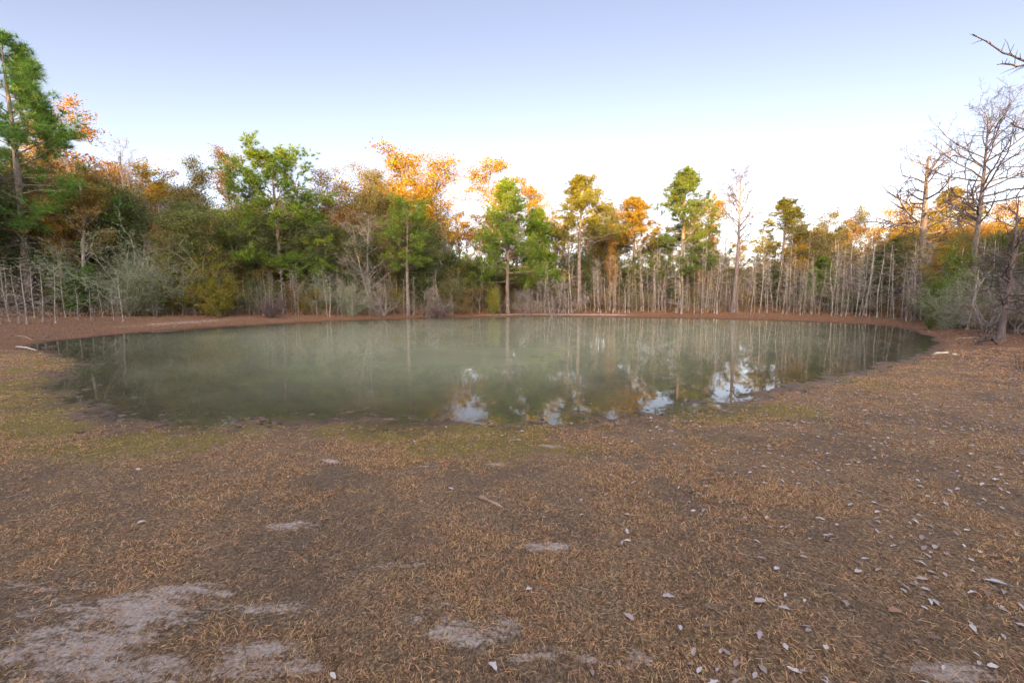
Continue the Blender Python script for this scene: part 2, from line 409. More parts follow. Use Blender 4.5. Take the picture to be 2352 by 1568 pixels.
L(bw.outputs[0], gl.inputs['Normal'])
fr = N('Fresnel'); fr.inputs['IOR'].default_value = 1.333; L(bw.outputs[0], fr.inputs['Normal'])
ms = N('MixShader'); L(fr.outputs[0], ms.inputs[0]); L(mb.outputs[0], ms.inputs[1]); L(gl.outputs[0], ms.inputs[2])
L(ms.outputs[0], out.inputs[0])
sel = (SD < 1.6); sel = sel & (GY > 3)
fq = (sel[:-1, :-1] & sel[:-1, 1:] & sel[1:, 1:] & sel[1:, :-1]) & ((GZ[:-1, :-1] < 0.004) | (GZ[:-1, 1:] < 0.004) | (GZ[1:, 1:] < 0.004) | (GZ[1:, :-1] < 0.004))
Fw = F.reshape(ny - 1, nx - 1, 4)[fq]
used = np.unique(Fw); rem = np.full(nx * ny, -1); rem[used] = np.arange(len(used))
b = Buf()
Vw = np.stack([GX.ravel()[used], GY.ravel()[used], np.zeros(len(used))], -1)
dep = np.clip(-GZ.ravel()[used], 0, 1); b.add(Vw, rem[Fw], 0, np.stack([dep] * 3, -1))
water = link('water', b.mesh('water', m, True)); tag(water, kind='structure')

# ------------------------------------------------------------------ tree generators -> (trunk mesh, crown mesh)
def trunk_line(g, h, r0, n=14, lean=0.02, wob=0.02, flare=1.6, tip=0.12, sides=8):
    t = np.linspace(0, 1, n); a = g.r.rand() * 6.28
    ph = g.r.rand(4) * 6.28
    x = lean * h * t * math.cos(a) + wob * h * (np.sin(t * 5 + ph[0]) - math.sin(ph[0])) * 0.3 * t ** .5
    y = lean * h * t * math.sin(a) + wob * h * (np.sin(t * 6 + ph[1]) - math.sin(ph[1])) * 0.3 * t ** .5
    P = np.stack([x, y, t * h - 0.12], -1)[None]
    rr = r0 * ((1 - t) ** 0.75 * (1 - tip) + tip) * (1 + (flare - 1) * np.exp(-t * h / (3.2 * r0)))
    D = nrm(np.gradient(P[0], axis=0))[None]
    return P, D, rr[None]

def shape_len(t, kind):
    if kind == 'cone': return (1 - t) ** 0.8 + 0.12
    if kind == 'round': return np.sqrt(np.clip(1 - (1.7 * t - 0.75) ** 2, 0.02, 1))
    if kind == 'top': return 0.35 + 0.65 * np.sin(np.clip(t * 1.1, 0, 1) * math.pi * 0.8)
    return 0.5 + 0.5 * (1 - t)

def pine(seed, h=15, R=3.0, cb=0.4, nb=46, kind='round', r0=None, tuft=0.22, nn=15, dens=1.0, dead=8, w=0.022):
    g = Grow(seed); tb = Buf(); cbuf = Buf(); r0 = r0 or h * 0.0135
    P, D, rd = trunk_line(g, h, r0, 18, 0.015, 0.02, 1.35)
    tubes(tb, P, rd, 9)
    p, d, r, t = g.spawn(P, D, rd, nb, cb, 0.985, R_(75), 0.2)
    tt = (t - cb) / (1 - cb); M = len(p)
    d[:, 2] = d[:, 2] * 0.25 + 0.05 + 0.75 * tt ** 1.5
    Lb = R * shape_len(tt, kind) * (0.55 + 0.6 * g.r.rand(M)); 
    bp, bd, br = g.grow(p, d, Lb, np.minimum(r * 0.42, 0.012 + 0.011 * Lb), 7, 0.13, 0.035, 0.3)
    tubes(tb, bp, br, 5)
    if dead:
        q, dd, r2, _ = g.spawn(P, D, rd, dead, 0.12, cb + 0.05, R_(85), 0.1)
        a1, a2, a3 = g.grow(q, dd, 0.3 * R * (0.4 + g.r.rand(len(q))), r2 * 0.14, 4, 0.1, -0.03, 0.3); tubes(tb, a1, a3, 4)
    k = max(3, int(8 * dens))
    s, sd_, sr, st = g.spawn(bp, bd, br, k, 0.30, 1.0, R_(48), 0.2, 0.35)
    Ls = np.repeat(Lb, k) * 0.34 * (0.45 + 0.7 * g.r.rand(len(s))) * (1.25 - 0.6 * st)
    sp_, sdd, sr2 = g.grow(s, sd_, Ls, np.maximum(sr * 0.5, 0.006), 4, 0.16, 0.10, 0.4)
    tubes(cbuf, sp_, sr2, 3, 1)
    C = [sp_[:, -1], sp_[:, -2], bp[:, -1]]; DD = [sdd[:, -1], sdd[:, -2], bd[:, -1]]
    e, ed, er, et = g.spawn(sp_, sdd, sr2, 3, 0.35, 1.0, R_(45), 0.2)
    ep, edd, er2 = g.grow(e, ed, np.full(len(e), 0.07 * R + 0.08) * (0.5 + g.r.rand(len(e))), er * 0.7, 3, 0.1, 0.2, 0.5)
    tubes(cbuf, ep, er2, 3, 1); C.append(ep[:, -1]); DD.append(edd[:, -1])
    C = np.concatenate(C); DD = np.concatenate(DD)
    g.needles(cbuf, C, DD, nn, tuft, w)
    return tb.mesh('pine_trunk', M_PINEBARK, True), cbuf.mesh('pine_crown', [M_NEEDLE, M_PINEBARK])
R_ = math.radians

def leafy(seed, h=16, R=4, cb=0.3, nl=16, leafn=7, leaf=0.14, ang=40, kind='round', stems=1, lm=None, bk=None, twig=None,
          clump=0.30, r0=None, hi_only=0.0, sub=7, sub2=6, wan=0.16):
    """broad-leaved tree: stems, limbs, branches, twigs and leaves spread round the twigs (leafn=0: leafless)"""
    g = Grow(seed); tb = Buf(); cbuf = Buf(); lm = lm or M_LEAF; bk = bk or M_GREYBARK; twig = twig or M_TWIG
    r0 = r0 or h * 0.011; Ps = []; 
    for s_ in range(stems):
        hh = h * (1 if s_ == 0 else 0.72 + 0.25 * g.r.rand())
        P, D, rd = trunk_line(g, hh, r0 * (1 if s_ == 0 else 0.75), 16, 0.03 + 0.10 * (s_ > 0), 0.05, 1.5, 0.08)
        if s_: P = P + np.array([0.35 * math.cos(s_ * 2.2), 0.35 * math.sin(s_ * 2.2), 0])
        tubes(tb, P, rd, 8); Ps.append((P, D, rd))
    P = np.concatenate([q[0] for q in Ps]); D = np.concatenate([q[1] for q in Ps]); rd = np.concatenate([q[2] for q in Ps])
    p, d, r, t = g.spawn(P, D, rd, nl, cb, 0.97, R_(ang), 0.2)
    tt = (t - cb) / (1 - cb)
    Lb = R * shape_len(tt, kind) * (0.6 + 0.6 * g.r.rand(len(p)))
    bp, bd, br = g.grow(p, d, Lb, np.minimum(r * 0.55, 0.02 + 0.012 * Lb), 7, wan, 0.06, 0.25); tubes(tb, bp, br, 5)
    s, sd_, sr, st = g.spawn(bp, bd, br, sub, 0.25, 1.0, R_(48), 0.25)
    Ls = np.repeat(Lb, sub) * 0.42 * (0.4 + 0.8 * g.r.rand(len(s))) * (1.2 - 0.5 * st)
    sp_, sdd, sr2 = g.grow(s, sd_, Ls, np.maximum(sr * 0.55, 0.008), 5, wan, 0.05, 0.3); tubes(cbuf, sp_, sr2, 3, 1)
    e, ed, er, et = g.spawn(sp_, sdd, sr2, sub2, 0.2, 1.0, R_(45), 0.25)
    Le = np.repeat(Ls, sub2) * 0.45 * (0.4 + 0.9 * g.r.rand(len(e)))
    ep, edd, er2 = g.grow(e, ed, Le, np.maximum(er * 0.6, 0.006), 4, wan, 0.03, 0.4); tubes(cbuf, ep, er2, 3, 1)
    if leafn:
        M = len(ep)
        cl = g.r.rand(M)
        keep = (g.r.rand(M) < 0.88) & (ep[:, -1, 2] > hi_only * h)
        C = np.repeat(ep[keep][:, 1:].reshape(-1, 3), max(1, leafn // 3 + 1), 0)
        cv = np.repeat(np.repeat(cl[keep], 3), max(1, leafn // 3 + 1))
        C = C + g.r.randn(len(C), 3) * clump * np.array([1, 1, 0.7])
        g.leaves(cbuf, C, leaf, 0, 0.6, 0.5, np.clip(cv + 0.15 * g.r.randn(len(cv)), 0, 1))
    else:
        e3, d3, r3, _ = g.spawn(ep, edd, er2, 4, 0.25, 1.0, R_(42), 0.2)
        p3, _, q3 = g.grow(e3, d3, np.repeat(Le, 4) * 0.5 * (0.5 + g.r.rand(len(e3))), np.maximum(r3 * 0.6, 0.005), 3, wan, 0.05, 0.5)
        tubes(cbuf, p3, q3, 3, 1)
    return tb.mesh('tree_trunk', bk, True), cbuf.mesh('tree_crown', [lm, twig])

def cypress(seed, h=16, R=4.5, cb=0.45, nl=22, ang=72, kind='round', trop=0.04, r0=0.3, sub=9, wan=0.15, flare=2.0, bk=None, tw=0.011, fork=0, ttip=0.07):
    """big leafless cypress: buttressed trunk, long crooked near-level limbs and fine twigs"""
    g = Grow(seed); tb = Buf(); cbuf = Buf()
    P, D, rd = trunk_line(g, h, r0, 22, 0.012, 0.02, flare, ttip)
    tubes(tb, P, rd, 12)
    p, d, r, t = g.spawn(P, D, rd, nl, cb, 0.985, R_(ang), 0.12)
    tt = (t - cb) / (1 - cb)
    # upper limbs rise more steeply
    d = nrm(d + np.array([0, 0, 1.0]) * (0.9 * tt ** 2)[:, None])
    Lb = R * shape_len(tt, kind) * (0.6 + 0.55 * g.r.rand(len(p)))
    bp, bd, br = g.grow(p, d, Lb, np.minimum(r * 0.62, 0.03 + 0.013 * Lb), 10, wan, trop, 0.18); tubes(tb, bp, br, 6)
    s, sd_, sr, st = g.spawn(bp, bd, br, sub, 0.2, 1.0, R_(52), 0.2, 0.4)
    Ls = np.repeat(Lb, sub) * 0.33 * (0.4 + 0.8 * g.r.rand(len(s))) * (1.2 - 0.6 * st)
    sp_, sdd, sr2 = g.grow(s, sd_, Ls, np.maximum(sr * 0.65, tw), 6, 0.17, 0.02, 0.35); tubes(cbuf, sp_, sr2, 4, 1)
    e, ed, er, et = g.spawn(sp_, sdd, sr2, 6, 0.15, 1.0, R_(50), 0.2)
    Le = np.repeat(Ls, 6) * 0.42 * (0.4 + 0.8 * g.r.rand(len(e)))
    ep, edd, er2 = g.grow(e, ed, Le, np.maximum(er * 0.7, tw * 0.65), 4, 0.16, 0.02, 0.4); tubes(cbuf, ep, er2, 3, 1)
    e3, d3, r3, _ = g.spawn(ep, edd, er2, 3, 0.2, 1.0, R_(45), 0.2)
    p3, _, q3 = g.grow(e3, d3, np.repeat(Le, 3) * 0.5 * (0.5 + g.r.rand(len(e3))), np.maximum(r3 * 0.6, tw * 0.45), 3, 0.1, 0.0, 0.5)
    tubes(cbuf, p3, q3, 3, 1)
    bk = bk or M_CYPBARK
    return tb.mesh('cypress_trunk', bk, True), cbuf.mesh('cypress_crown', [M_TWIG, M_CYPTWIG])

def sapling(seed, h=6, r0=0.05, R=0.7, cb=0.1, nb=38, sub=4, wob=0.02, tw=0.008):
    g = Grow(seed); tb = Buf(); cbuf = Buf()
    P, D, rd = trunk_line(g, h, r0, 14, 0.025, wob, 2.4, 0.12); tubes(tb, P, rd, 7)
    p, d, r, t = g.spawn(P, D, rd, nb, cb, 0.97, R_(78), 0.18)
    Lb = R * (1.15 - 0.75 * t) * (0.4 + 0.9 * g.r.rand(len(p)))
    bp, bd, br = g.grow(p, d, Lb, np.full(len(p), tw), 5, 0.13, 0.05, 0.4); tubes(cbuf, bp, br, 3, 0)
    s, sd_, sr, st = g.spawn(bp, bd, br, sub, 0.2, 0.95, R_(50), 0.2, 0.3)
    sp_, _, sr2 = g.grow(s, sd_, np.repeat(Lb, sub) * 0.4 * (0.4 + 0.8 * g.r.rand(len(s))), np.full(len(s), tw * 0.65), 3, 0.12, 0.02, 0.5)
    tubes(cbuf, sp_, sr2, 3, 0)
    return tb.mesh('sapling_trunk', M_PALEBARK, True), cbuf.mesh('sapling_branches', [M_PALETWIG])

def shrub(seed, h=3, R=2, stems=14, leafn=6, leaf=0.09, lm=None, twig=None, clump=0.16, sub=7, sub2=5, up=0.06, leanmax=60, wan=0.18, tr=0.008):
    g = Grow(seed); tb = Buf(); cbuf = Buf(); lm = lm or M_LEAF; twig = twig or M_TWIG
    a = g.r.rand(stems) * 6.28; le = np.radians(leanmax * g.r.rand(stems) ** 0.7)
    d = np.stack([np.sin(le) * np.cos(a), np.sin(le) * np.sin(a), np.cos(le)], -1)
    L = (np.cos(le) * h + np.sin(le) * R) * (0.7 + 0.4 * g.r.rand(stems))
    p0 = np.stack([np.cos(a) * 0.15 * R * g.r.rand(stems), np.sin(a) * 0.15 * R * g.r.rand(stems), np.full(stems, -0.08)], -1)
    P, D, rd = g.grow(p0, d, L, np.full(stems, 0.008 * h + 0.006), 8, wan * 0.7, up, 0.25); tubes(tb, P, rd, 5)
    s, sd_, sr, st = g.spawn(P, D, rd, sub * 2, 0.12, 1.0, R_(50), 0.25)
    Ls = np.repeat(L, sub * 2) * 0.34 * (0.4 + 0.8 * g.r.rand(len(s)))
    sp_, sdd, sr2 = g.grow(s, sd_, Ls, np.maximum(sr * 0.5, tr), 5, wan, 0.04, 0.3); tubes(cbuf, sp_, sr2, 3, 1)
    e, ed, er, et = g.spawn(sp_, sdd, sr2, sub2, 0.15, 1.0, R_(48), 0.25)
    Le = np.repeat(Ls, sub2) * 0.45 * (0.4 + 0.9 * g.r.rand(len(e)))
    ep, edd, er2 = g.grow(e, ed, Le, np.maximum(er * 0.6, tr * 0.7), 4, wan, 0.03, 0.4); tubes(cbuf, ep, er2, 3, 1)
    if leafn:
        cl = np.repeat(g.r.rand(len(ep)), 3 * leafn)
        C = np.repeat(ep[:, 1:].reshape(-1, 3), leafn, 0); C = C + g.r.randn(len(C), 3) * clump * np.array([1, 1, .6])
        k = C[:, 2] > 0.15; g.leaves(cbuf, C[k], leaf, 0, 0.55, 0.6, cl[k])
    return tb.mesh('shrub_stems', twig, True), cbuf.mesh('shrub_crown', [lm, twig])

NAT = {}
PROTO = {}
def natural_height(mt): 
    n = len(mt.vertices); a = np.zeros(n * 3); mt.vertices.foreach_get('co', a); return a.reshape(-1, 3)[:, 2].max()
def proto(key, fn, **k):
    t, c = fn(**k); PROTO[key] = (t, c); NAT[key] = max(natural_height(t), natural_height(c))
def place(key, name, x, y, h=None, rot=0.0, col=(0.1, 0.1, 0.03), label=None, cat='tree', group=None, sink=0.0, wide=1.0, parts=('trunk', 'crown'), tilt=(0, 0)):
    t, c = PROTO[key]
    o = bpy.data.objects.new(name, None); COL.objects.link(o); o.empty_display_size = 0.3
    o.location = (x, y, tz(x, y) - sink); o.rotation_euler = (tilt[0], tilt[1], rot)
    s = (h - o.location.z) / NAT[key] if h else 1.0
    o.scale = (s * wide, s * wide, s)
    a = link(parts[0], t, o); bb = link(parts[1], c, o)
    for q in (a, bb): q.color = (*col, 1)
    tag(o, label, cat, group)
    return o

# ------------------------------------------------------------------ prototypes
proto('pine_tall', pine, seed=1, h=19, R=4.9, cb=0.22, nb=58, kind='cone', tuft=0.42, nn=28, w=0.026, dead=10, dens=1.1)
proto('pine_round', pine, seed=2, h=17, R=4.9, cb=0.16, nb=84, kind='round', tuft=0.40, nn=26, w=0.034, dead=8)
proto('pine_cone', pine, seed=3, h=14, R=3.5, cb=0.24, nb=84, kind='cone', tuft=0.27, nn=22, w=0.026)
proto('pine_sparse', pine, seed=4, h=14, R=3.3, cb=0.42, nb=48, kind='round', tuft=0.27, nn=22, w=0.026, dead=12)
proto('pine_small', pine, seed=5, h=9, R=2.3, cb=0.2, nb=56, kind='cone', tuft=0.30, nn=22, w=0.030)
proto('pine_top', pine, seed=6, h=17, R=4.0, cb=0.48, nb=60, kind='cone', tuft=0.36, nn=24, w=0.034, dead=14)
for k in range(4):
    proto('oak%d' % k, leafy, seed=20 + k, h=16, R=4.4 + 0.3 * (k % 2), cb=0.28, nl=28, leafn=10, leaf=0.15, kind=('round', 'fan')[k % 2], stems=1 + k % 3, clump=0.34)
for k in range(3):
    proto('thin%d' % k, leafy, seed=30 + k, h=16, R=3.4, cb=0.38, nl=26, leafn=9, leaf=0.14, kind='round', stems=1 + k % 2, clump=0.22)
for k in range(3):
    proto('airy%d' % k, leafy, seed=130 + k, h=16, R=3.6, cb=0.42, nl=20, leafn=4, leaf=0.13, kind='round', stems=1 + k % 2, clump=0.16)
for k in range(2):
    proto('dense%d' % k, leafy, seed=35 + k, h=13, R=4.2, cb=0.14, nl=30, leafn=14, leaf=0.16, kind='round', stems=2, clump=0.42, lm=M_GREEN, bk=M_DARKTWIG, twig=M_DARKTWIG)
for k in range(3):
    proto('bare%d' % k, leafy, seed=40 + k, h=14, R=3.6, cb=0.25, nl=22, leafn=0, kind='fan', ang=36, stems=1 + k, bk=M_GREYBARK)
for k in range(3):
    proto('under%d' % k, shrub, seed=50 + k, h=4.2, R=2.6, stems=16, leafn=4, leaf=0.12, clump=0.22)
for k in range(2):
    proto('lichen%d' % k, shrub, seed=55 + k, h=6.0, R=4.2, stems=24, leafn=2, leaf=0.10, clump=0.16, twig=M_LICHEN, lm=M_GREEN, wan=0.32, sub=8, sub2=6, tr=0.013)
for k in range(2):
    proto('greybush%d' % k, shrub, seed=60 + k, h=3.4, R=2.6, stems=9, leafn=0, sub=7, sub2=7, wan=0.36, tr=0.010)
proto('yellow0', shrub, seed=64, h=5.5, R=2.6, stems=16, leafn=4, leaf=0.16, clump=0.12, leanmax=48, wan=0.24)
proto('yellow1', shrub, seed=65, h=4.0, R=2.4, stems=13, leafn=4, leaf=0.15, clump=0.12, leanmax=60, wan=0.24)
proto('magnolia', shrub, seed=66, h=5.6, R=3.0, stems=18, leafn=4, leaf=0.22, clump=0.20, lm=M_GREEN, twig=M_DARKTWIG)
proto('brush', shrub, seed=67, h=1.8, R=1.4, stems=30, leafn=0, sub=7, sub2=4, twig=M_DARKTWIG, tr=0.007)
for k in range(6):
    proto('sap%d' % k, sapling, seed=70 + k, h=6.5, r0=0.028 + 0.008 * (k % 3), R=(0.6, 1.0, 1.35, 0.8, 1.1, 0.7)[k], nb=(30, 50, 44, 36, 56, 24)[k], cb=(0.1, 0.2, 0.08, 0.3, 0.12, 0.05)[k], wob=(0.01, 0.035, 0.06, 0.02, 0.045, 0.08)[k])
for k in range(3):
    proto('lsap%d' % k, sapling, seed=80 + k, h=4.2, r0=0.036, R=0.8, nb=32, sub=5, tw=0.009, wob=0.03)
proto('cyp_big', cypress, seed=90, h=17, R=6.6, cb=0.46, nl=36, ang=66, kind='round', trop=0.05, r0=0.26, tw=0.011, wan=0.14, sub=10, flare=1.8)
proto('cyp_gold', cypress, seed=91, h=14, R=6.6, cb=0.44, nl=28, ang=82, kind='fan', trop=0.03, r0=0.40, tw=0.014, ttip=0.12, wan=0.17)
proto('cyp_thin', cypress, seed=92, h=15, R=3.6, cb=0.50, nl=34, ang=52, kind='round', trop=0.04, r0=0.26, tw=0.018, wan=0.12, sub=7, flare=2.0)
proto('cyp_near', cypress, seed=93, h=11, R=4.6, cb=0.22, nl=34, ang=82, kind='fan', trop=0.0, r0=0.19, wan=0.13, sub=10, flare=1.9, tw=0.007)
proto('cyp_edge', cypress, seed=94, h=15, R=6.5, cb=0.40, nl=24, ang=78, kind='fan', trop=0.02, r0=0.28, wan=0.16, sub=10, tw=0.008)

OLIVE = (0.20, 0.165, 0.055); OLIVEG = (0.14, 0.16, 0.05); BROWN = (0.27, 0.165, 0.055); GOLD = (0.36, 0.20, 0.014)
RUST = (0.34, 0.155, 0.03); RED = (0.42, 0.09, 0.05); PINEG = (0.15, 0.22, 0.03); PINED = (0.11, 0.20, 0.035); YEL = (0.24, 0.195, 0.025)
DKG = (0.10, 0.125, 0.045); GREEN = (0.10, 0.17, 0.03); GREYG = (0.20, 0.23, 0.13)

# ------------------------------------------------------------------ hero trees:  key, name, u, depth, v of the top, colour, rot, width, label
rng = np.random.RandomState(5)
HERO = [
 ('pine_tall', 'pine_tree', 72, 32, 62, PINED, 0.4, 0.92, 'tallest green pine standing at the left edge of the photo behind the left shore'),
 ('thin0', 'autumn_tree', 200, 44, 226, RUST, 0.0, 1.0, 'tall tree with sparse orange sunlit top just right of the leftmost tall pine'),
 ('bare1', 'bare_tree', 318, 44, 300, BROWN, 1.0, 0.8, 'dark leafless tree top standing above the wood right of the orange treetop'),
 ('bare2', 'bare_tree', 245, 38, 372, BROWN, 2.0, 1.0, 'grey leafless tree with forked pale trunks above the grey-green thicket on the left'),
 ('thin1', 'autumn_tree', 372, 46, 366, GOLD, 0.7, 1.0, 'brown-orange thin-leaved tree between the bare grey trees and the broad green pine'),
 ('oak1', 'broadleaf_tree', 462, 46, 356, OLIVE, 1.5, 0.9, 'olive-brown broadleaf tree left of the red-tipped tree'),
 ('thin2', 'autumn_tree', 545, 44, 328, BROWN, 2.6, 0.8, 'thin tree with red tip just left of the broad green pine'),
 ('pine_round', 'pine_tree', 650, 40, 308, PINEG, 0.3, 1.05, 'broad rounded green pine, widest crown in the left middle of the far wood'),
 ('oak0', 'broadleaf_tree', 775, 44, 368, BROWN, 0.2, 1.0, 'dense russet-brown tree touching the right side of the broad rounded pine'),
 ('oak2', 'broadleaf_tree', 868, 48, 366, OLIVE, 3.1, 0.9, 'olive tree filling the dip between the russet tree and the golden crown'),
 ('thin1', 'autumn_tree', 920, 50, 332, GOLD, 4.0, 1.25, 'left one of the golden-topped broadleaf trees in the middle of the far shore'),
 ('oak3', 'broadleaf_tree', 1012, 50, 337, GOLD, 0.9, 1.05, 'wide golden-topped broadleaf tree behind the slim pine'),
 ('pine_sparse', 'pine_tree', 938, 40, 442, PINEG, 1.9, 1.0, 'slim bright green pine with bare lower trunk in front of the golden trees'),
 ('thin2', 'autumn_tree', 1132, 50, 348, GOLD, 0.5, 1.15, 'orange-topped thin tree rising behind the pointed green pine'),
 ('pine_cone', 'pine_tree', 1166, 43, 404, PINEG, 0.1, 1.0, 'pointed conical green pine close to the middle of the far shore'),
 ('thin0', 'autumn_tree', 1208, 51, 400, GOLD, 3.3, 0.9, 'amber tree immediately right of the pointed conical pine'),
 ('pine_small', 'pine_tree', 1236, 46, 470, PINEG, 2.2, 0.75, 'smaller dark pine right of the pointed conical pine'),
 ('bare0', 'bare_tree', 1270, 48, 402, OLIVE, 1.1, 0.9, 'dark forked nearly bare tree between the small dark pine and the round golden pine'),
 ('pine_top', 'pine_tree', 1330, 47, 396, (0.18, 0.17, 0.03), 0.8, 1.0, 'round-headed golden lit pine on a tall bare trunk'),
 ('thin1', 'autumn_tree', 1402, 53, 462, OLIVE, 5.0, 0.9, 'low olive tree just right of the round-headed golden pine'),
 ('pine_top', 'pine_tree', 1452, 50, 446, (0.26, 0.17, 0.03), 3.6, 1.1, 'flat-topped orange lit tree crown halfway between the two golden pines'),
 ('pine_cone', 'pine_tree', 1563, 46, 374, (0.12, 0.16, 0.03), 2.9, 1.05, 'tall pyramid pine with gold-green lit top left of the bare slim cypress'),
 ('thin0', 'autumn_tree', 1622, 52, 440, GOLD, 1.4, 0.9, 'thin golden tree between the pyramid pine and the bare slim cypress'),
 ('cyp_thin', 'bare_cypress', 1684, 42, 368, BROWN, 0.6, 1.0, 'slim tall leafless cypress with upswept branches standing alone against the sky'),
 ('bare1', 'bare_tree', 1742, 56, 500, BROWN, 2.2, 0.5, 'small grey snag in the low gap right of the slim leafless cypress'),
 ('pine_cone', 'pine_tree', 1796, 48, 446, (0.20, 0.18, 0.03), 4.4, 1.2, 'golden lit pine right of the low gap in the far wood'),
 ('oak3', 'broadleaf_tree', 1882, 50, 462, OLIVE, 2.0, 0.85, 'dark olive-gold broadleaf tree right of the golden lit pine'),
 ('oak1', 'broadleaf_tree', 1952, 50, 466, OLIVE, 0.6, 0.8, 'grey-olive broadleaf tree left of the big golden rounded crown'),
 ('oak0', 'broadleaf_tree', 2045, 46, 438, GOLD, 2.4, 1.1, 'big rounded golden crown behind the gold lit bare cypress'),
 ('cyp_gold', 'bare_cypress', 2105, 35, 300, BROWN, 0.2, 1.0, 'gold lit leafless cypress with level branches, shorter of the two big right-hand cypresses'),
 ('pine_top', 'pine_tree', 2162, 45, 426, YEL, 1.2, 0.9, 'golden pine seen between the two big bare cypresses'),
 ('cyp_big', 'bare_cypress', 2224, 27.5, 158, BROWN, 2.5, 1.0, 'tallest leafless cypress with wide spreading branches above the right shore'),
 ('oak2', 'broadleaf_tree', 2290, 40, 446, GOLD, 0.3, 0.9, 'golden-topped tree just right of the tallest leafless cypress'),
]
HW = {'pine': 1.3, 'thin': 1.3, 'oak0': 1.3, 'oak1': 1.3, 'oak2': 1.3, 'oak3': 1.3, 'cyp_': 1.0}
for (key, name, u, D, v, c, rot, wd, lab) in HERO:
    x, y = at(u, D)
    leaning = (0, 0)
    place(key, name, x, y, height_to(y, v, u), rot, c, lab, 'cypress' if 'cypress' in name else ('pine' if 'pine' in name else 'tree'), wide=wd * HW.get(key[:4], 1.15))

# right-hand near trees
x, y = ground_at(2298, 782)
place('cyp_near', 'bare_cypress', x, y, height_to(y, 405), 0.3, BROWN, 'near leafless cypress with a swollen base on the right bank beside the dead branch heap', 'cypress', tilt=(0, 0.025))
NEARCYP = (x, y)
def reaching_tree():
    """leafless cypress rooted right of the frame; three long bare limbs reach left into the sky"""
    D0 = 15.0; x0, y0 = at(2560, D0); z0 = tz(x0, y0)
    root = bpy.data.objects.new('bare_cypress', None); COL.objects.link(root); root.location = (x0, y0, z0)
    tag(root, 'leafless cypress beyond the right edge whose long thin limb reaches into the upper right sky', 'cypress')
    g = Grow(811); tb = Buf(); cb_ = Buf()
    P, D, rd = trunk_line(g, 15.0, 0.26, 16, 0.0, 0.01, 2.0, 0.1); tubes(tb, P, rd, 10)
    link('trunk', tb.mesh('cypress_trunk', M_CYPBARK, True), root)
    for pts, r in (([(2560, 190), (2440, 155), (2352, 141), (2310, 122), (2270, 100), (2238, 80)], 0.042),
                   ([(2560, 200), (2420, 145), (2352, 152), (2320, 148), (2290, 146)], 0.05), ([(2560, 420), (2450, 330), (2352, 300), (2318, 282)], 0.06)):
        W = np.array([[ray(u, v)[0] * D0 / ray(u, v)[1], 0.0, height_to(D0, v)] for u, v in pts]) + np.array([-x0, 0, -z0]); 
        t = np.linspace(0, len(W) - 1, 14); Q = np.stack([np.interp(t, range(len(W)), W[:, k]) for k in range(3)], -1) + g.r.randn(14, 3) * 0.018
        rr = np.linspace(r, 0.014, 14); bb = Buf(); tubes(bb, Q[None], rr[None], 6)
        Dq = nrm(np.gradient(Q, axis=0)); s, sd_, sr, _ = g.spawn(Q[None], Dq[None], rr[None], 9, 0.3, 0.95, 0.6, 0.2, 0.3)
        p2, d2, r2 = g.grow(s, sd_, 0.25 + 0.5 * g.r.rand(9), np.full(9, 0.012), 5, 0.12, 0.0, 0.4); tubes(bb, p2, r2, 4)
        link('limb', bb.mesh('cypress_limb', M_CYPBARK, True), root)
reaching_tree()
x, y = at(2430, 21)
place('cyp_edge', 'bare_cypress', x, y, height_to(y, 190), 3.6, BROWN, 'leafless cypress at the right edge with branches across the lit treetops', 'cypress', wide=0.9)

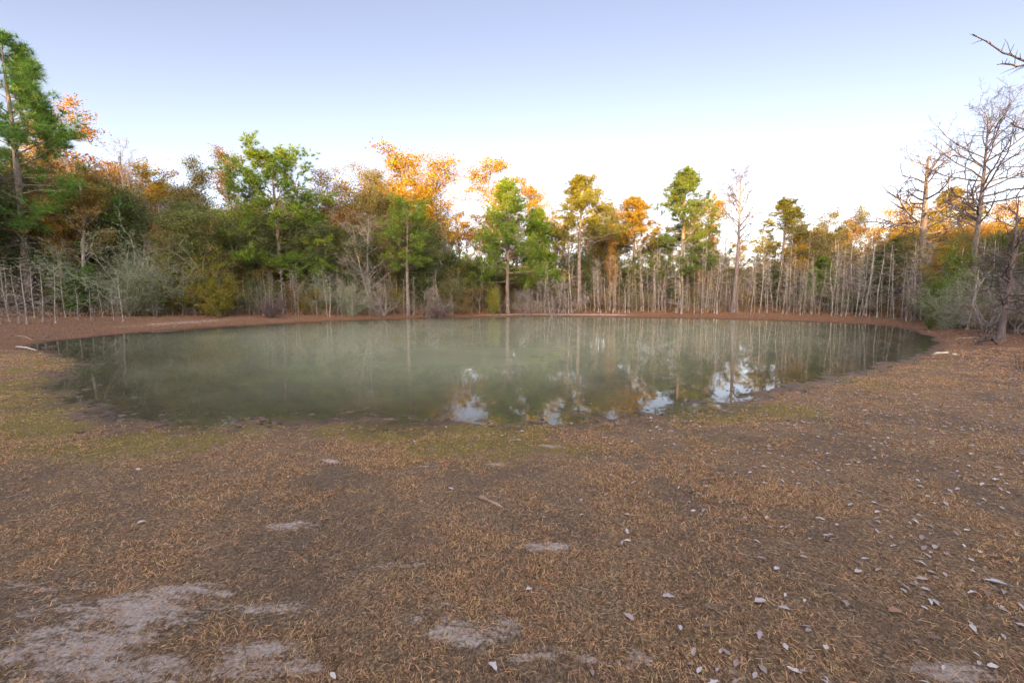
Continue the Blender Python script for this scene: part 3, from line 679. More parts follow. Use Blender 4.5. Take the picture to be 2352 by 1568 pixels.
# ------------------------------------------------------------------ middle layer heroes
MID = [
 ('lichen0', 'thicket_tree', 310, 32.5, 462, GREYG, 0.0, 1.15, 'large grey-green lichen-covered thicket behind the left shore saplings', 'shrub'),
 ('lichen1', 'thicket_tree', 235, 35, 500, GREYG, 1.7, 0.8, 'grey-green tangled thicket close behind the glossy green bush on the left', 'shrub'),
 ('magnolia', 'evergreen_bush', 192, 31.5, 585, GREEN, 0.4, 0.8, 'glossy dark green bush between the left pine and the grey-green thicket', 'bush'),
 ('dense0', 'evergreen_tree', 262, 42, 455, DKG, 0.4, 0.6, 'dark evergreen tree showing above the grey-green thicket', 'tree'),
 ('yellow0', 'yellow_shrub', 440, 34, 560, YEL, 0.0, 0.9, 'taller olive-yellow leafy shrub right of the grey-green thicket', 'shrub'),
 ('yellow1', 'yellow_shrub', 505, 33, 612, YEL, 1.0, 1.0, 'lower yellow-green leafy shrub at the bank right of the taller yellow one', 'shrub'),
 ('yellow0', 'yellow_shrub', 560, 38, 560, (0.16, 0.11, 0.03), 3.0, 1.0, 'brownish-olive leafy shrub under the left side of the broad pine', 'shrub'),
 ('brush', 'dark_bush', 622, 33.5, 655, (0.1, 0.06, 0.04), 0.0, 1.0, 'dark brown leafless bush on the bank below the broad pine', 'bush'),
 ('lichen0', 'thicket_tree', 752, 38.5, 580, GREYG, 3.7, 0.95, 'grey-green lichen-covered thicket right of the broad pine', 'shrub'),
 ('lichen1', 'thicket_tree', 812, 38, 600, GREYG, 2.0, 0.7, 'lower grey-green thicket left of the slim bright pine', 'shrub'),
 ('yellow1', 'brown_shrub', 700, 38, 640, (0.2, 0.11, 0.03), 2.4, 0.9, 'rusty low shrub at the foot of the broad pine', 'shrub'),
 ('greybush0', 'bare_bush', 880, 38, 622, BROWN, 0.0, 1.2, 'tangled grey leafless bush left of the slim bright pine trunk', 'bush'),
 ('greybush1', 'bare_bush', 980, 39, 636, BROWN, 1.0, 1.0, 'pale grey leafless bush right of the slim bright pine trunk', 'bush'),
 ('brush', 'dark_bush', 1010, 38, 680, (0.1, 0.06, 0.04), 1.0, 1.3, 'low brown bush hanging over the bank right of the slim bright pine', 'bush'),
 ('yellow1', 'yellow_shrub', 1132, 42, 640, (0.28, 0.26, 0.03), 4.0, 0.45, 'narrow yellow-green shrub left of the conical pine trunk', 'shrub'),
 ('thin1', 'rusty_tree', 1402, 47, 545, (0.30, 0.15, 0.035), 2.0, 0.6, 'rust-orange leafy small tree behind the pale saplings in the middle right', 'tree'),
 ('greybush0', 'bare_bush', 1275, 41, 612, BROWN, 2.0, 1.2, 'spreading grey leafless bush below the round-headed golden pine', 'bush'),
 ('greybush1', 'bare_bush', 1215, 42, 640, BROWN, 4.0, 1.0, 'grey leafless bush right of the conical pine trunk', 'bush'),
 ('magnolia', 'evergreen_bush', 2185, 25.5, 528, (0.13, 0.17, 0.03), 2.0, 0.5, 'glossy green leafy bush in front of the two big bare cypresses', 'bush'),
 ('yellow1', 'evergreen_bush', 2135, 23.5, 690, (0.12, 0.15, 0.03), 2.6, 0.4, 'low green bush at the foot of the right bank thicket', 'bush'),
 ('lichen1', 'thicket_tree', 2190, 23.5, 575, GREYG, 0.8, 0.75, 'grey twiggy thicket below the glossy green bush on the right', 'shrub'),
 ('greybush0', 'bare_bush', 2262, 20, 590, GREYG, 2.8, 1.2, 'tangled grey leafless bush left of the near cypress trunk', 'bush'),
 ('greybush1', 'bare_bush', 2345, 19, 560, GREYG, 0.8, 1.3, 'tangled grey leafless bush right of the near cypress trunk', 'bush'),
 ('lichen0', 'thicket_tree', 2300, 25, 520, GREYG, 1.2, 0.8, 'tall grey thicket behind the near cypress trunk', 'shrub'),
]
for (key, name, u, D, v, c, rot, wd, lab, cat) in MID:
    x, y = at(u, D); place(key, name, x, y, height_to(y, v, u), rot, c, lab, cat, wide=wd, parts=('stems', 'crown') if key[0] in 'lymgbu' and not key.startswith('bare') else ('trunk', 'crown'))

# ------------------------------------------------------------------ the wood behind: every tree its own thing
EDGE = [(-260, 27), (0, 29), (130, 30), (280, 31.5), (450, 34), (650, 36), (830, 38), (1000, 41), (1170, 44), (1400, 45), (1690, 42), (1850, 39),
        (2000, 35), (2110, 30), (2200, 24), (2300, 20), (2450, 17), (2650, 14)]
eu = np.array([e[0] for e in EDGE]); ed_ = np.array([e[1] for e in EDGE])
def edge(u): return float(np.interp(u, eu, ed_))
TOPS = [(-300, 120), (0, 300), (100, 330), (180, 300), (300, 360), (400, 410), (500, 400), (600, 420), (760, 400), (860, 430), (950, 400), (1050, 415), (1130, 430),
        (1250, 440), (1350, 445), (1450, 465), (1520, 505), (1600, 455), (1660, 480), (1720, 545), (1765, 545), (1800, 480), (1850, 475), (1950, 490), (2050, 470),
        (2150, 470), (2250, 470), (2352, 460), (2700, 350)]
tu = np.array([e[0] for e in TOPS]); tv = np.array([e[1] for e in TOPS])
ZONES = [(330, 'behind the left thicket'), (600, 'left of the broad rounded pine'), (900, 'right of the broad rounded pine'),
         (1250, 'behind the conical pine'), (1600, 'by the round-headed pine'), (1900, 'right of the pyramid pine'),
         (2150, 'behind the right-hand saplings'), (9999, 'behind the right bank')]
def zone(u):
    for lim, s in ZONES:
        if u < lim: return s
KINDS = {
 'oak': ('broadleaf_tree', 'olive-brown broadleaf tree in the wood %s', 'tree', ['oak0', 'oak1', 'oak2', 'oak3'], [OLIVE, OLIVE, BROWN, OLIVEG, GOLD]),
 'thin': ('autumn_tree', 'thinly leaved brown autumn tree in the wood %s', 'tree', ['thin0', 'thin1', 'thin2'], [BROWN, GOLD, OLIVE, RUST]),
 'airy': ('autumn_tree', 'airy olive-gold autumn tree with open crown in the wood %s', 'tree', ['airy0', 'airy1', 'airy2'], [GOLD, OLIVE, BROWN, OLIVE]),
 'bare': ('bare_tree', 'grey leafless twiggy tree in the wood %s', 'tree', ['bare0', 'bare1', 'bare2'], [BROWN]),
 'dense': ('evergreen_tree', 'dark dense evergreen tree in the wood %s', 'tree', ['dense0', 'dense1'], [DKG, OLIVEG, DKG]),
 'pine': ('pine_tree', 'green pine half hidden in the wood %s', 'pine', ['pine_small', 'pine_sparse', 'pine_cone'], [PINED, PINEG]),
}
def filler(kind, u, D, v, hs=1.0):
    name, lab, cat, keys, cols = KINDS[kind]
    x, y = at(u, D); h = height_to(y, v, u)
    g0 = tz(x, y); key = keys[rng.randint(len(keys))]
    place(key, name, x, y, h, rng.rand() * 6.28, cols[rng.randint(len(cols))], lab % zone(u), cat, group=(lab % zone(u)).replace(' tree in', ' trees in').replace('green pine', 'green pines'),
          wide=float(np.clip(NAT[key] / max(h - g0, 3), 0.7, 1.5)) * (0.85 + 0.3 * rng.rand()))
us = np.arange(-230, 2640, 38.0)
for i, u0 in enumerate(us):
    for row, (dd, dv) in enumerate([(3.5, 70), (8, 40), (14, 20), (21, 10)]):
        u = u0 + rng.uniform(-18, 18); D = edge(u) + dd + rng.uniform(-1.5, 2.5)
        v = np.interp(u, tu, tv) + dv + rng.uniform(-18, 45) + (rng.rand() < 0.2) * 30
        if row == 0:
            kind = rng.choice(['dense', 'oak', 'bare', 'thin', 'pine'], p=[0.20, 0.26, 0.30, 0.19, 0.05])
        elif row == 1:
            kind = rng.choice(['dense', 'oak', 'bare', 'thin', 'pine'], p=[0.08, 0.28, 0.18, 0.38, 0.08] if u0 > 1040 else [0.12, 0.36, 0.16, 0.28, 0.08])
        else:
            kind = rng.choice(['oak', 'thin', 'bare', 'dense'], p=[0.30, 0.5, 0.12, 0.08] if u0 > 1040 else [0.45, 0.3, 0.15, 0.10])
        if 1040 < u < 1830:
            if row == 0: v = rng.uniform(555, 612)
            elif rng.rand() < 0.12: continue
            else: kind = 'airy' if rng.rand() < 0.8 else 'bare'
        if row >= 2 and rng.rand() < (0.45 if 1040 < u < 1800 else 0.3): continue
        filler(kind, u, D, v)
# understorey bushes
for i, u0 in enumerate(np.arange(-200, 2600, 24.0)):
    u = u0 + rng.uniform(-12, 12); e = edge(u)
    D = e + rng.uniform(1.2, 7.0); x, y = at(u, D)
    k = rng.choice(['under0', 'under1', 'under2', 'greybush0', 'greybush1', 'lichen0'], p=[.24, .24, .24, .1, .1, .08])
    h = tz(x, y) + rng.uniform(2.2, 4.6) * (0.75 if u > 1200 else 1.0)
    cc = [OLIVE, OLIVEG, BROWN, YEL, (0.14, 0.09, 0.05)][rng.randint(5)]
    leafless = k.startswith('grey') or k.startswith('lich')
    lab = ('grey leafless undergrowth bush %s' if leafless else 'olive-brown undergrowth bush %s') % zone(u)
    place(k, 'undergrowth_bush', x, y, h, rng.rand() * 6.28, cc, lab, 'bush', group=lab.replace('bush', 'bushes'), wide=rng.uniform(0.9, 1.3), parts=('stems', 'crown'))
    x, y = at(u, e + 32 + rng.uniform(0, 8)); lab = 'dark low evergreen far back %s' % zone(u)
    place('dense%d' % rng.randint(2), 'evergreen_tree', x, y, tz(x, y) + rng.uniform(5.5, 7.5), rng.rand() * 6.28, DKG, lab, 'tree', group=lab.replace('evergreen', 'evergreens'), wide=1.5)
    if i % 2 == 0:
        D2 = e + rng.uniform(12, 24); x, y = at(u, D2); lab = 'dark green undergrowth thicket %s' % zone(u)
        place('under%d' % rng.randint(3), 'undergrowth_bush', x, y, tz(x, y) + (rng.uniform(3.5, 5.5) if 1040 < u < 1800 else rng.uniform(4.5, 7)), rng.rand() * 6.28, DKG, lab, 'bush', group=lab.replace('thicket', 'thickets'), wide=1.3, parts=('stems', 'crown'))

# ------------------------------------------------------------------ saplings along the shore
LS = [(0, 745, 590), (22, 738, 575), (45, 742, 600), (62, 745, 585), (98, 740, 590), (128, 742, 580), (180, 735, 610), (210, 738, 600), (213, 728, 640), (262, 735, 600), (283, 738, 570),
      (328, 720, 640), (360, 726, 605), (400, 722, 640), (420, 724, 610), (455, 720, 650), (486, 724, 645), (492, 720, 640), (560, 720, 600), (573, 722, 610), (582, 722, 600),
      (-30, 742, 570), (-60, 748, 560), (18, 728, 590), (80, 730, 600), (150, 728, 600), (236, 728, 620)]
MS = [(651, 722, 612, 'pale many-branched sapling standing before the foot of the broad pine'), (680, 720, 600, 'slender pale sapling just right of the many-branched one below the broad pine'),
      (718, 716, 640, None), (740, 716, 640, None), (790, 712, 650, None), (834, 712, 660, None), (846, 718, 660, 'short crooked pale sapling at the water edge left of the slim pine'),
      (872, 712, 560, None), (905, 712, 580, None), (918, 710, 640, None), (960, 712, 640, None), (984, 712, 650, 'pale straight sapling right of the slim bright pine trunk'),
      (1024, 708, 640, None), (1040, 708, 630, None), (1098, 712, 610, 'left of two pale saplings before the conical pine'), (1110, 712, 620, None), (1140, 708, 600, 'right of two pale saplings beside the conical pine'),
      (1182, 712, 600, None), (1213, 708, 620, None), (1240, 712, 640, None)]
n = 0
for (u, v, vt) in LS:
    x, y = ground_at(u, v); zc = zone(u)
    lab = ('short pale cypress sapling with level twigs on the far left shore' if u < 150 else 'short pale cypress sapling below the grey-green thicket' if u < 330 else 'short pale cypress sapling in front of the yellow shrubs')
    place('lsap%d' % (n % 3), 'cypress_sapling', x, y, height_to(y, vt + 32 + 26 * math.sin(n * 5.7), u), n * 1.3, BROWN, lab, 'sapling', group=lab.replace('sapling', 'saplings'), wide=1.15, parts=('trunk', 'branches'), tilt=(0.02 * math.sin(n * 3.1), 0.025 * math.cos(n * 2.3))); n += 1
for (u, v, vt, lab) in MS:
    x, y = ground_at(u, v)
    g_ = None if lab else 'pale saplings between the broad pine and the middle of the far shore'
    place('lsap%d' % (n % 3) if vt > 600 else 'sap%d' % (n % 6), 'cypress_sapling', x, y, height_to(y, vt, u), n * 1.3, BROWN, lab or 'pale cypress sapling between the broad pine and the middle of the far shore', 'sapling', group=g_, parts=('trunk', 'branches'), tilt=(0.02 * math.sin(n * 3.1), 0.03 * math.cos(n * 2.3))); n += 1
# the dense stand on the right
lastu = 300
while lastu < 2125:
    dens = 5.0 if lastu > 1480 else 7.5 if lastu > 1200 else 8.0
    u = lastu + rng.uniform(0.3, 1.7) * dens; lastu = u
    e = edge(u); D = e + rng.choice([-1.3, -0.6, 0.2, 1.0, 2.2, 3.6]) * 1.0 + rng.uniform(-0.4, 0.4)
    x, y = at(u, D)
    base = np.interp(u, [300, 1225, 1400, 1500, 1700, 1900, 2125], [655, 640, 610, 580, 600, 590, 570])
    vt = base + rng.uniform(-38, 34) - (rng.rand() < 0.1) * 45
    lab = ('thin pale leafless sapling at the wood edge below the broad rounded pine' if u < 800 else 'thin pale leafless sapling at the wood edge below the golden-topped trees' if u < 1150 else 'slender pale cypress sapling left of the pyramid pine on the far shore' if u < 1560 else 'slender pale cypress sapling in the stand around the slim leafless cypress' if u < 1800 else 'slender pale cypress sapling in the dense stand left of the gold lit cypress')
    place('sap%d' % rng.randint(6), 'cypress_sapling', x, y, height_to(y, vt, u), rng.rand() * 6.28, BROWN, lab, 'sapling', group=lab.replace('sapling', 'saplings'),
          wide=rng.uniform(0.65, 1.5), parts=('trunk', 'branches'), tilt=(rng.normal(0, .03), rng.normal(0, .035)))
for (u, v, vt) in [(2116, 722, 560), (2150, 722, 600), (2170, 735, 610), (2199, 752, 640), (2222, 757, 600), (2238, 745, 620), (2262, 742, 600), (2330, 752, 560), (2345, 760, 540), (2268, 735, 560), (2185, 728, 590), (2320, 740, 580), (2140, 726, 570), (2210, 740, 560), (2250, 738, 545), (2290, 745, 550), (2310, 750, 600), (2160, 730, 640)]:
    x, y = ground_at(u, v)
    lab = 'thin grey young tree on the right bank near the large cypress trunk'
    place('sap%d' % rng.randint(6), 'young_tree', x, y, height_to(y, vt, u), rng.rand() * 6.28, BROWN, lab, 'sapling', group='thin grey young trees on the right bank', wide=1.8, parts=('trunk', 'branches'), tilt=(0.02, rng.uniform(-.08, .08)))

# ------------------------------------------------------------------ tall wood behind the camera: it throws the shade over the pond
def wood_behind():
    g = Grow(300); b = Buf(); dx, dy = math.sin(SUN_AZ), math.cos(SUN_AZ)
    px_, py_ = -dy, dx
    S = np.array([-95, -44, -41.5, -31, -28.5, -12, 0, 12, 19, 20.4, 23.3, 24.3, 30, 60, 110]); H = np.array([25, 25, 33, 33, 23.5, 21.8, 20.5, 19.5, 19.5, 27, 27, 17, 17, 17, 17])
    for s in np.arange(-95, 110, 2.0):
        h = np.interp(s, S, H) + g.r.uniform(-1.2, 1.2)
        d = 27 + g.r.uniform(-3.5, 3.5); x = dx * d + px_ * s; y = dy * d + py_ * s
        P, D, rd = trunk_line(g, h, 0.24, 8); tubes(b, P + np.array([x, y, 0.3]), rd, 6, 1)
        N = 1300
        t = g.r.rand(N) ** 0.8; rr = 2.9 * np.sqrt(np.clip(1.02 - t, 0, 1)) ** 0.8 * np.sqrt(g.r.rand(N)); a = g.r.rand(N) * 6.28
        C = np.stack([x + rr * np.cos(a), y + rr * np.sin(a), 1.0 + t * (h - 1.0)], -1)
        g.leaves(b, C, 0.62, 0, 0.7, 0.2)
        N = 1100; C = np.stack([x + g.r.randn(N) * 1.8, y + g.r.randn(N) * 1.8, 0.2 + g.r.rand(N) * h * 0.62], -1)
        g.leaves(b, C, 0.85, 0, 0.8, 0.2)
    o = link('woodland', b.mesh('woodland', [M_GREEN, M_PINEBARK])); o.color = (*DKG, 1)
    tag(o, 'far-reaching dark wood behind the viewpoint that shades the pond', 'wood', kind='stuff')
wood_behind()

# ------------------------------------------------------------------ dry grass (uncountable)
M_GRASS = foliage('dry_grass', 0.25, 0.03, 0.7, 0.25, 1.9)
def grass_sheet():
    g = Grow(400); b = Buf()
    def emit(C, L, W, lean, az, lift, sgn=1.0):
        N = len(C); d0 = np.stack([np.cos(az) * np.sin(lean), np.sin(az) * np.sin(lean), np.cos(lean)], -1)
        d1 = nrm(d0 + np.array([0, 0, -1.0]) * (0.5 * g.r.rand(N) + 0.05)[:, None] * sgn)
        sd = nrm(np.cross(d0, g.r.randn(N, 3))) * (W * .5)[:, None]
        m = C + d0 * (L * .5)[:, None]; e = m + d1 * (L * .5)[:, None]
        e[:, 2] = np.maximum(e[:, 2], C[:, 2] + 0.002)
        V = np.stack([C - sd, C + sd, m + sd * .8, m - sd * .8, e], 1).reshape(-1, 3)
        i = np.arange(N)[:, None] * 5
        v = np.stack([g.r.rand(N), np.clip(lift, 0, 1), g.r.rand(N)], -1); v = np.repeat(v[:, None], 5, 1).reshape(-1, 3)
        k = b.n
        b.add(V, i + np.array([[0, 1, 2, 3]]), 0, v)
        b.f.append((i + np.array([[3, 2, 4]]) + k, 0))
    # tufts
    NT = 120000
    y = 1.3 + 13.5 * g.r.rand(NT) ** 1.15; x = (g.r.rand(NT) * 2 - 1) * (1.25 * y + 0.6)
    sd = pond_sd(x, y)
    sandm = np.zeros(NT)
    for (u, v, hw, hh) in SANDPX:
        x0, y0 = on_plane(u, v, 0.12); x1, _ = on_plane(u + hw, v, 0.12); _, y1 = on_plane(u, v - hh, 0.12)
        sandm = np.maximum(sandm, 1 - sstep(0.5, 1.5, np.hypot((x - x0) / (x1 - x0), (y - y0) / max(y1 - y0, 0.05))))
    cover = sstep(0.40, 0.60, fbm(x, y, 0.45, 4, 21.0)) * (0.35 + 0.65 * sstep(0.4, 0.6, fbm(x, y, 2.2, 3, 51.0))) * (1 - 0.93 * sandm) * sstep(0.15, 0.8, sd)
    cover *= 0.35 + 0.65 * sstep(2.2, 4.0, y + 1.5 * (fbm(x, y, 1.5, 2, 4.0) - .5))
    keep = g.r.rand(NT) < np.clip(cover, 0.05 * (sd > 0.2), 1)
    x, y, sd = x[keep], y[keep], sd[keep]; NT = len(x)
    nb = g.r.randint(6, 18, NT); rep = np.repeat(np.arange(NT), nb)
    tufth = 0.75 + 0.7 * g.r.rand(NT); rad = 0.012 + 0.04 * g.r.rand(NT)
    bx = x[rep] + g.r.randn(len(rep)) * rad[rep]; by = y[rep] + g.r.randn(len(rep)) * rad[rep]
    bz = terrain(bx, by) - 0.003
    n_ = len(rep)
    L = (0.014 + 0.026 * g.r.rand(n_)) * tufth[rep]; W = 0.0018 + 0.0020 * g.r.rand(n_) + 0.0005 * by
    lean = np.radians(25 + 55 * g.r.rand(n_))
    emit(np.stack([bx, by, bz], -1), L, W, lean, g.r.rand(n_) * 6.28, np.clip(0.45 + 0.25 * g.r.randn(NT)[rep], 0, 1))
    # flat-lying stalks and dead needles
    n_ = 60000
    y = 1.3 + 11 * g.r.rand(n_) ** 1.3; x = (g.r.rand(n_) * 2 - 1) * (1.25 * y + 0.6); k = (pond_sd(x, y) > 0.25) & (g.r.rand(n_) < 0.35 + fbm(x, y, 0.6, 3, 33.0)); x = x[k]; y = y[k]; n_ = len(x)
    emit(np.stack([x, y, terrain(x, y) + 0.003 + 0.006 * g.r.rand(n_)], -1), 0.02 + 0.08 * g.r.rand(n_) ** 2, 0.0012 + 0.0010 * g.r.rand(n_) + 0.0002 * y, np.radians(80 + 10 * g.r.rand(n_)), g.r.rand(n_) * 6.28, g.r.rand(n_), 0.25)
    o = link('dry_grass', b.mesh('dry_grass', M_GRASS)); o.color = (0.445, 0.275, 0.155, 1); tag(o, 'short dead brown grass and stalks covering the near bank', 'grass', kind='stuff')
    # moss and green-yellow grass close to the water
    b2 = Buf(); n_ = 60000
    y = 3.5 + 10 * g.r.rand(n_); x = (g.r.rand(n_) * 2 - 1) * (1.2 * y); sd = pond_sd(x, y)
    p_ = np.exp(-((sd - 0.9) / 0.8) ** 2) * sstep(0.42, 0.6, fbm(x, y, 0.9, 3, 8.0)); k = (g.r.rand(n_) < p_) & (sd > 0.1); x = x[k]; y = y[k]; n_ = len(x)
    C = np.stack([x, y, terrain(x, y)], -1); az = g.r.rand(n_) * 6.28; le = np.radians(15 + 50 * g.r.rand(n_)); Lh = 0.015 + 0.03 * g.r.rand(n_)
    d = np.stack([np.cos(az) * np.sin(le), np.sin(az) * np.sin(le), np.cos(le)], -1); s_ = nrm(np.cross(d, g.r.randn(n_, 3))) * 0.004
    V = np.stack([C - s_, C + s_, C + d * Lh[:, None]], 1).reshape(-1, 3); v = np.repeat(g.r.rand(n_, 1, 3), 3, 1).reshape(-1, 3)
    b2.add(V, np.arange(n_ * 3).reshape(-1, 3), 0, v)
    o = link('moss', b2.mesh('moss', M_GRASS)); o.color = (0.33, 0.25, 0.065, 1); tag(o, 'yellow-green moss and short grass along the near water edge', 'moss', kind='stuff')
    # tawny reeds and dry stalks at the foot of the far wood
    b3 = Buf(); n_ = 26000; u = g.r.uniform(-60, 2250, n_); D = np.interp(u, eu, ed_) + g.r.uniform(-0.3, 3.2, n_)
    k = g.r.rand(n_) < 0.25 + 0.9 * sstep(0.4, 0.6, fbm(u / 90, u * 0, 1.0, 2, 6.0)); u = u[k]; D = D[k]; n_ = len(u)
    zc = D * math.cos(TILT) + 1.3 * math.sin(TILT); x = (u - CX) / FPX * zc; y = D
    C = np.stack([x, y, terrain(x, y) - 0.02], -1); az = g.r.rand(n_) * 6.28; le = np.radians(5 + 45 * g.r.rand(n_)); Lh = 0.3 + 0.7 * g.r.rand(n_)
    d = np.stack([np.cos(az) * np.sin(le), np.sin(az) * np.sin(le), np.cos(le)], -1); s_ = nrm(np.cross(d, g.r.randn(n_, 3))) * 0.012
    V = np.stack([C - s_, C + s_, C + d * Lh[:, None]], 1).reshape(-1, 3); v = np.repeat(g.r.rand(n_, 1, 3), 3, 1).reshape(-1, 3)
    b3.add(V, np.arange(n_ * 3).reshape(-1, 3), 0, v)
    n_ = 16000; u = g.r.uniform(-150, 2300, n_); D = np.interp(u, eu, ed_) + 1.0 - 9 * g.r.rand(n_) ** 1.4; zc = D * math.cos(TILT) + 1.3 * math.sin(TILT); x = (u - CX) / FPX * zc; y = D
    k = (pond_sd(x, y) > 0.15) & (g.r.rand(n_) < 0.15 + sstep(0.45, 0.6, fbm(x, y, 1.3, 3, 61.0))) & (D > 8); x, y = x[k], y[k]; n_ = len(x)
    C = np.stack([x, y, terrain(x, y) - 0.01], -1); az = g.r.rand(n_) * 6.28; le = np.radians(20 + 55 * g.r.rand(n_)); Lh = 0.05 + 0.13 * g.r.rand(n_) ** 2
    d = np.stack([np.cos(az) * np.sin(le), np.sin(az) * np.sin(le), np.cos(le)], -1); s_ = nrm(np.cross(d, g.r.randn(n_, 3))) * 0.009
    V = np.stack([C - s_, C + s_, C + d * Lh[:, None]], 1).reshape(-1, 3); v = np.repeat(g.r.rand(n_, 1, 3), 3, 1).reshape(-1, 3)
    b3.add(V, np.arange(n_ * 3).reshape(-1, 3), 0, v)
    o = link('reeds', b3.mesh('reeds', M_GRASS)); o.color = (0.24, 0.15, 0.09, 1); tag(o, 'tawny dry stalks at the foot of the trees along the far shore', 'reeds', kind='stuff')
grass_sheet()

# ------------------------------------------------------------------ fallen leaves
m, nt, N, L, out = mat('fallen_leaf')
oi = N('ObjectInfo'); at1 = N('Attribute'); at1.attribute_name = 'var'; sp = N('SeparateColor'); L(at1.outputs['Color'], sp.inputs[0])
tc = N('TexCoord')
hs = N('HueSaturation'); L(oi.outputs['Color'], hs.inputs['Color'])
L(math_('ADD', math_('MULTIPLY', sp.outputs[0], 0.7), math_('ADD', math_('MULTIPLY', noise(60, 4, 0.7), 0.5), 0.35)), hs.inputs['Value'])
L(mrange(sp.outputs[1], 0, 1, 0.4, 1.5), hs.inputs['Saturation'])
p = N('BsdfPrincipled'); L(hs.outputs[0], p.inputs['Base Color']); p.inputs['Roughness'].default_value = 0.55
L(p.outputs[0], out.inputs[0]); M_DEAD = m
def leaf_geo(seed, lobes=0):
    """a curled blade with a midrib fold and a short stalk, lying near z=0, length 1"""
    r = np.random.RandomState(seed); n = 9; t = np.linspace(0, 1, n)
    w = 0.23 * np.sin(np.pi * t ** 0.85) ** 0.8 * (1 + 0.10 * r.randn(n)); w[0] = w[-1] = 0.006
    if lobes: w *= 1 + 0.35 * np.sin(t * math.pi * 5)
    curl = r.uniform(0.05, 0.45); bend = r.uniform(-0.04, 0.12); tw = r.uniform(-0.3, 0.3)
    V = []
    for k in range(n):
        zc = bend * math.sin(math.pi * t[k]) + 0.03
        for q in (-1, -0.5, 0, 0.5, 1):
            a = tw * (t[k] - .5)
            yy = w[k] * q; zz = zc + curl * abs(q) ** 1.6 * w[k] + yy * a + 0.006 * r.randn()
            V.append((t[k] - 0.5, yy * (1 - 0.25 * curl * abs(q)), max(zz, 0.004)))
    F = [(k * 5 + j, k * 5 + j + 1, (k + 1) * 5 + j + 1, (k + 1) * 5 + j) for k in range(n - 1) for j in range(4)]
    return np.array(V), np.array(F)
def stalk_geo():
    P = np.array([[[-0.5, 0, 0.03], [-0.62, 0.015, 0.035], [-0.72, 0.04, 0.02]]]); return P
LG = [leaf_geo(500 + k, k % 4 == 3) for k in range(10)]
LM = []
for k, (V, F_) in enumerate(LG):
    bb = Buf(); bb.add(V, F_, 0, np.full((len(V), 3), 0.5)); tubes(bb, stalk_geo(), np.array([[0.014, 0.012, 0.010]]), 4)
    LM.append(bb.mesh('fallen_leaf', M_DEAD, True))
g = Grow(600)
NL = 9500
yy = 1.6 + 26 * g.r.rand(NL) ** 1.25; xx = (g.r.rand(NL) * 2 - 1) * (1.2 * yy); sdl = pond_sd(xx, yy)
right = sstep(-0.35, 0.95, xx / yy)
dn = (0.022 + 0.95 * right ** 1.8) * (0.45 + 0.9 * sstep(0.35, 0.65, fbm(xx, yy, 0.9, 3, 40.0)))
dn *= 0.62 + 1.1 * sstep(2.5, 5.0, yy)
dn *= np.where(yy > 13, 0.6 * (xx > 0), 1)
k = (g.r.rand(NL) < dn) & (sdl > 0.3); xx, yy = xx[k], yy[k]; NL = len(xx)
size = 0.028 + 0.034 * g.r.rand(NL)
zz = terrain(xx, yy)
order = np.argsort(-(size / yy))
PALE = [(0.36, 0.29, 0.27), (0.27, 0.20, 0.17), (0.50, 0.44, 0.41), (0.17, 0.10, 0.065)]
HUES = ['lilac-grey', 'dull grey', 'whitish', 'dark brown']
def leafzone(x, y, c):
    w = 'on the right' if x / y > 0.45 else 'in the middle' if x / y > -0.1 else 'on the left'
    d = 'close to the bottom edge' if y < 3.0 else 'half way to the water' if y < 6 else 'near the water'
    return '%s dead leaf %s, %s' % (HUES[c], w, d), '%s dead leaves %s, %s' % (HUES[c], w, d)
HL = [(1442, 1427, 44, 2.0, (0.46, 0.38, 0.37), 'long pale brown curled leaf with a smaller one beside it, in the lower middle right'),
      (1745, 1398, 44, 0.3, (0.52, 0.44, 0.45), 'large pale lilac-grey leaf lying in a pair in the right foreground'),
      (1800, 1404, 34, 2.6, (0.50, 0.43, 0.44), 'smaller lilac-grey leaf just right of the large pair in the right foreground'),
      (1131, 1553, 40, 2.2, (0.62, 0.58, 0.60), 'whitish oval leaf at the very bottom edge left of the middle'),
      (2056, 1412, 46, 0.1, (0.34, 0.17, 0.08), 'round tan-brown leaf, the only warm brown one in the right foreground'),
      (1562, 1455, 26, 1.2, (0.55, 0.50, 0.52), 'narrow whitish leaf right of the long pale brown curled one'),
      (1970, 1328, 32, 0.4, (0.55, 0.48, 0.50), 'broad pale pinkish leaf above the round tan-brown one'),
      (1535, 1382, 36, 0.0, (0.46, 0.40, 0.42), 'grey folded leaf lying left of the lilac-grey pair'),
      (326, 1205, 26, 1.0, (0.62, 0.56, 0.58), 'whitish broad leaf standing out in the left middle of the bank'),
      (2285, 1352, 50, 2.4, (0.55, 0.52, 0.56), 'large bluish-grey folded leaf near the right edge of the bank'),
      (1215, 1363, 22, 0.4, (0.60, 0.56, 0.58), 'small whitish leaf on bare soil right of the driftwood stick')]
hpos = []
for i, (u, v, wpx, rot, c_, lab) in enumerate(HL):
    x, y = ground_at(u, v); s = wpx / FPX * math.hypot(y, CAMZ) * 0.68
    o = link('fallen_leaf', LM[i % 10]); o.location = (x, y, tz(x, y) + 0.012); o.scale = (s, s, s); o.rotation_euler = (0.12, 0.1, rot); o.color = (c_[0] * .8, c_[1] * .76, c_[2] * .72, 1)
    tag(o, lab, 'leaf'); hpos.append((x, y))
hp = np.array(hpos); first = {}
near = 0; restbuf = Buf()
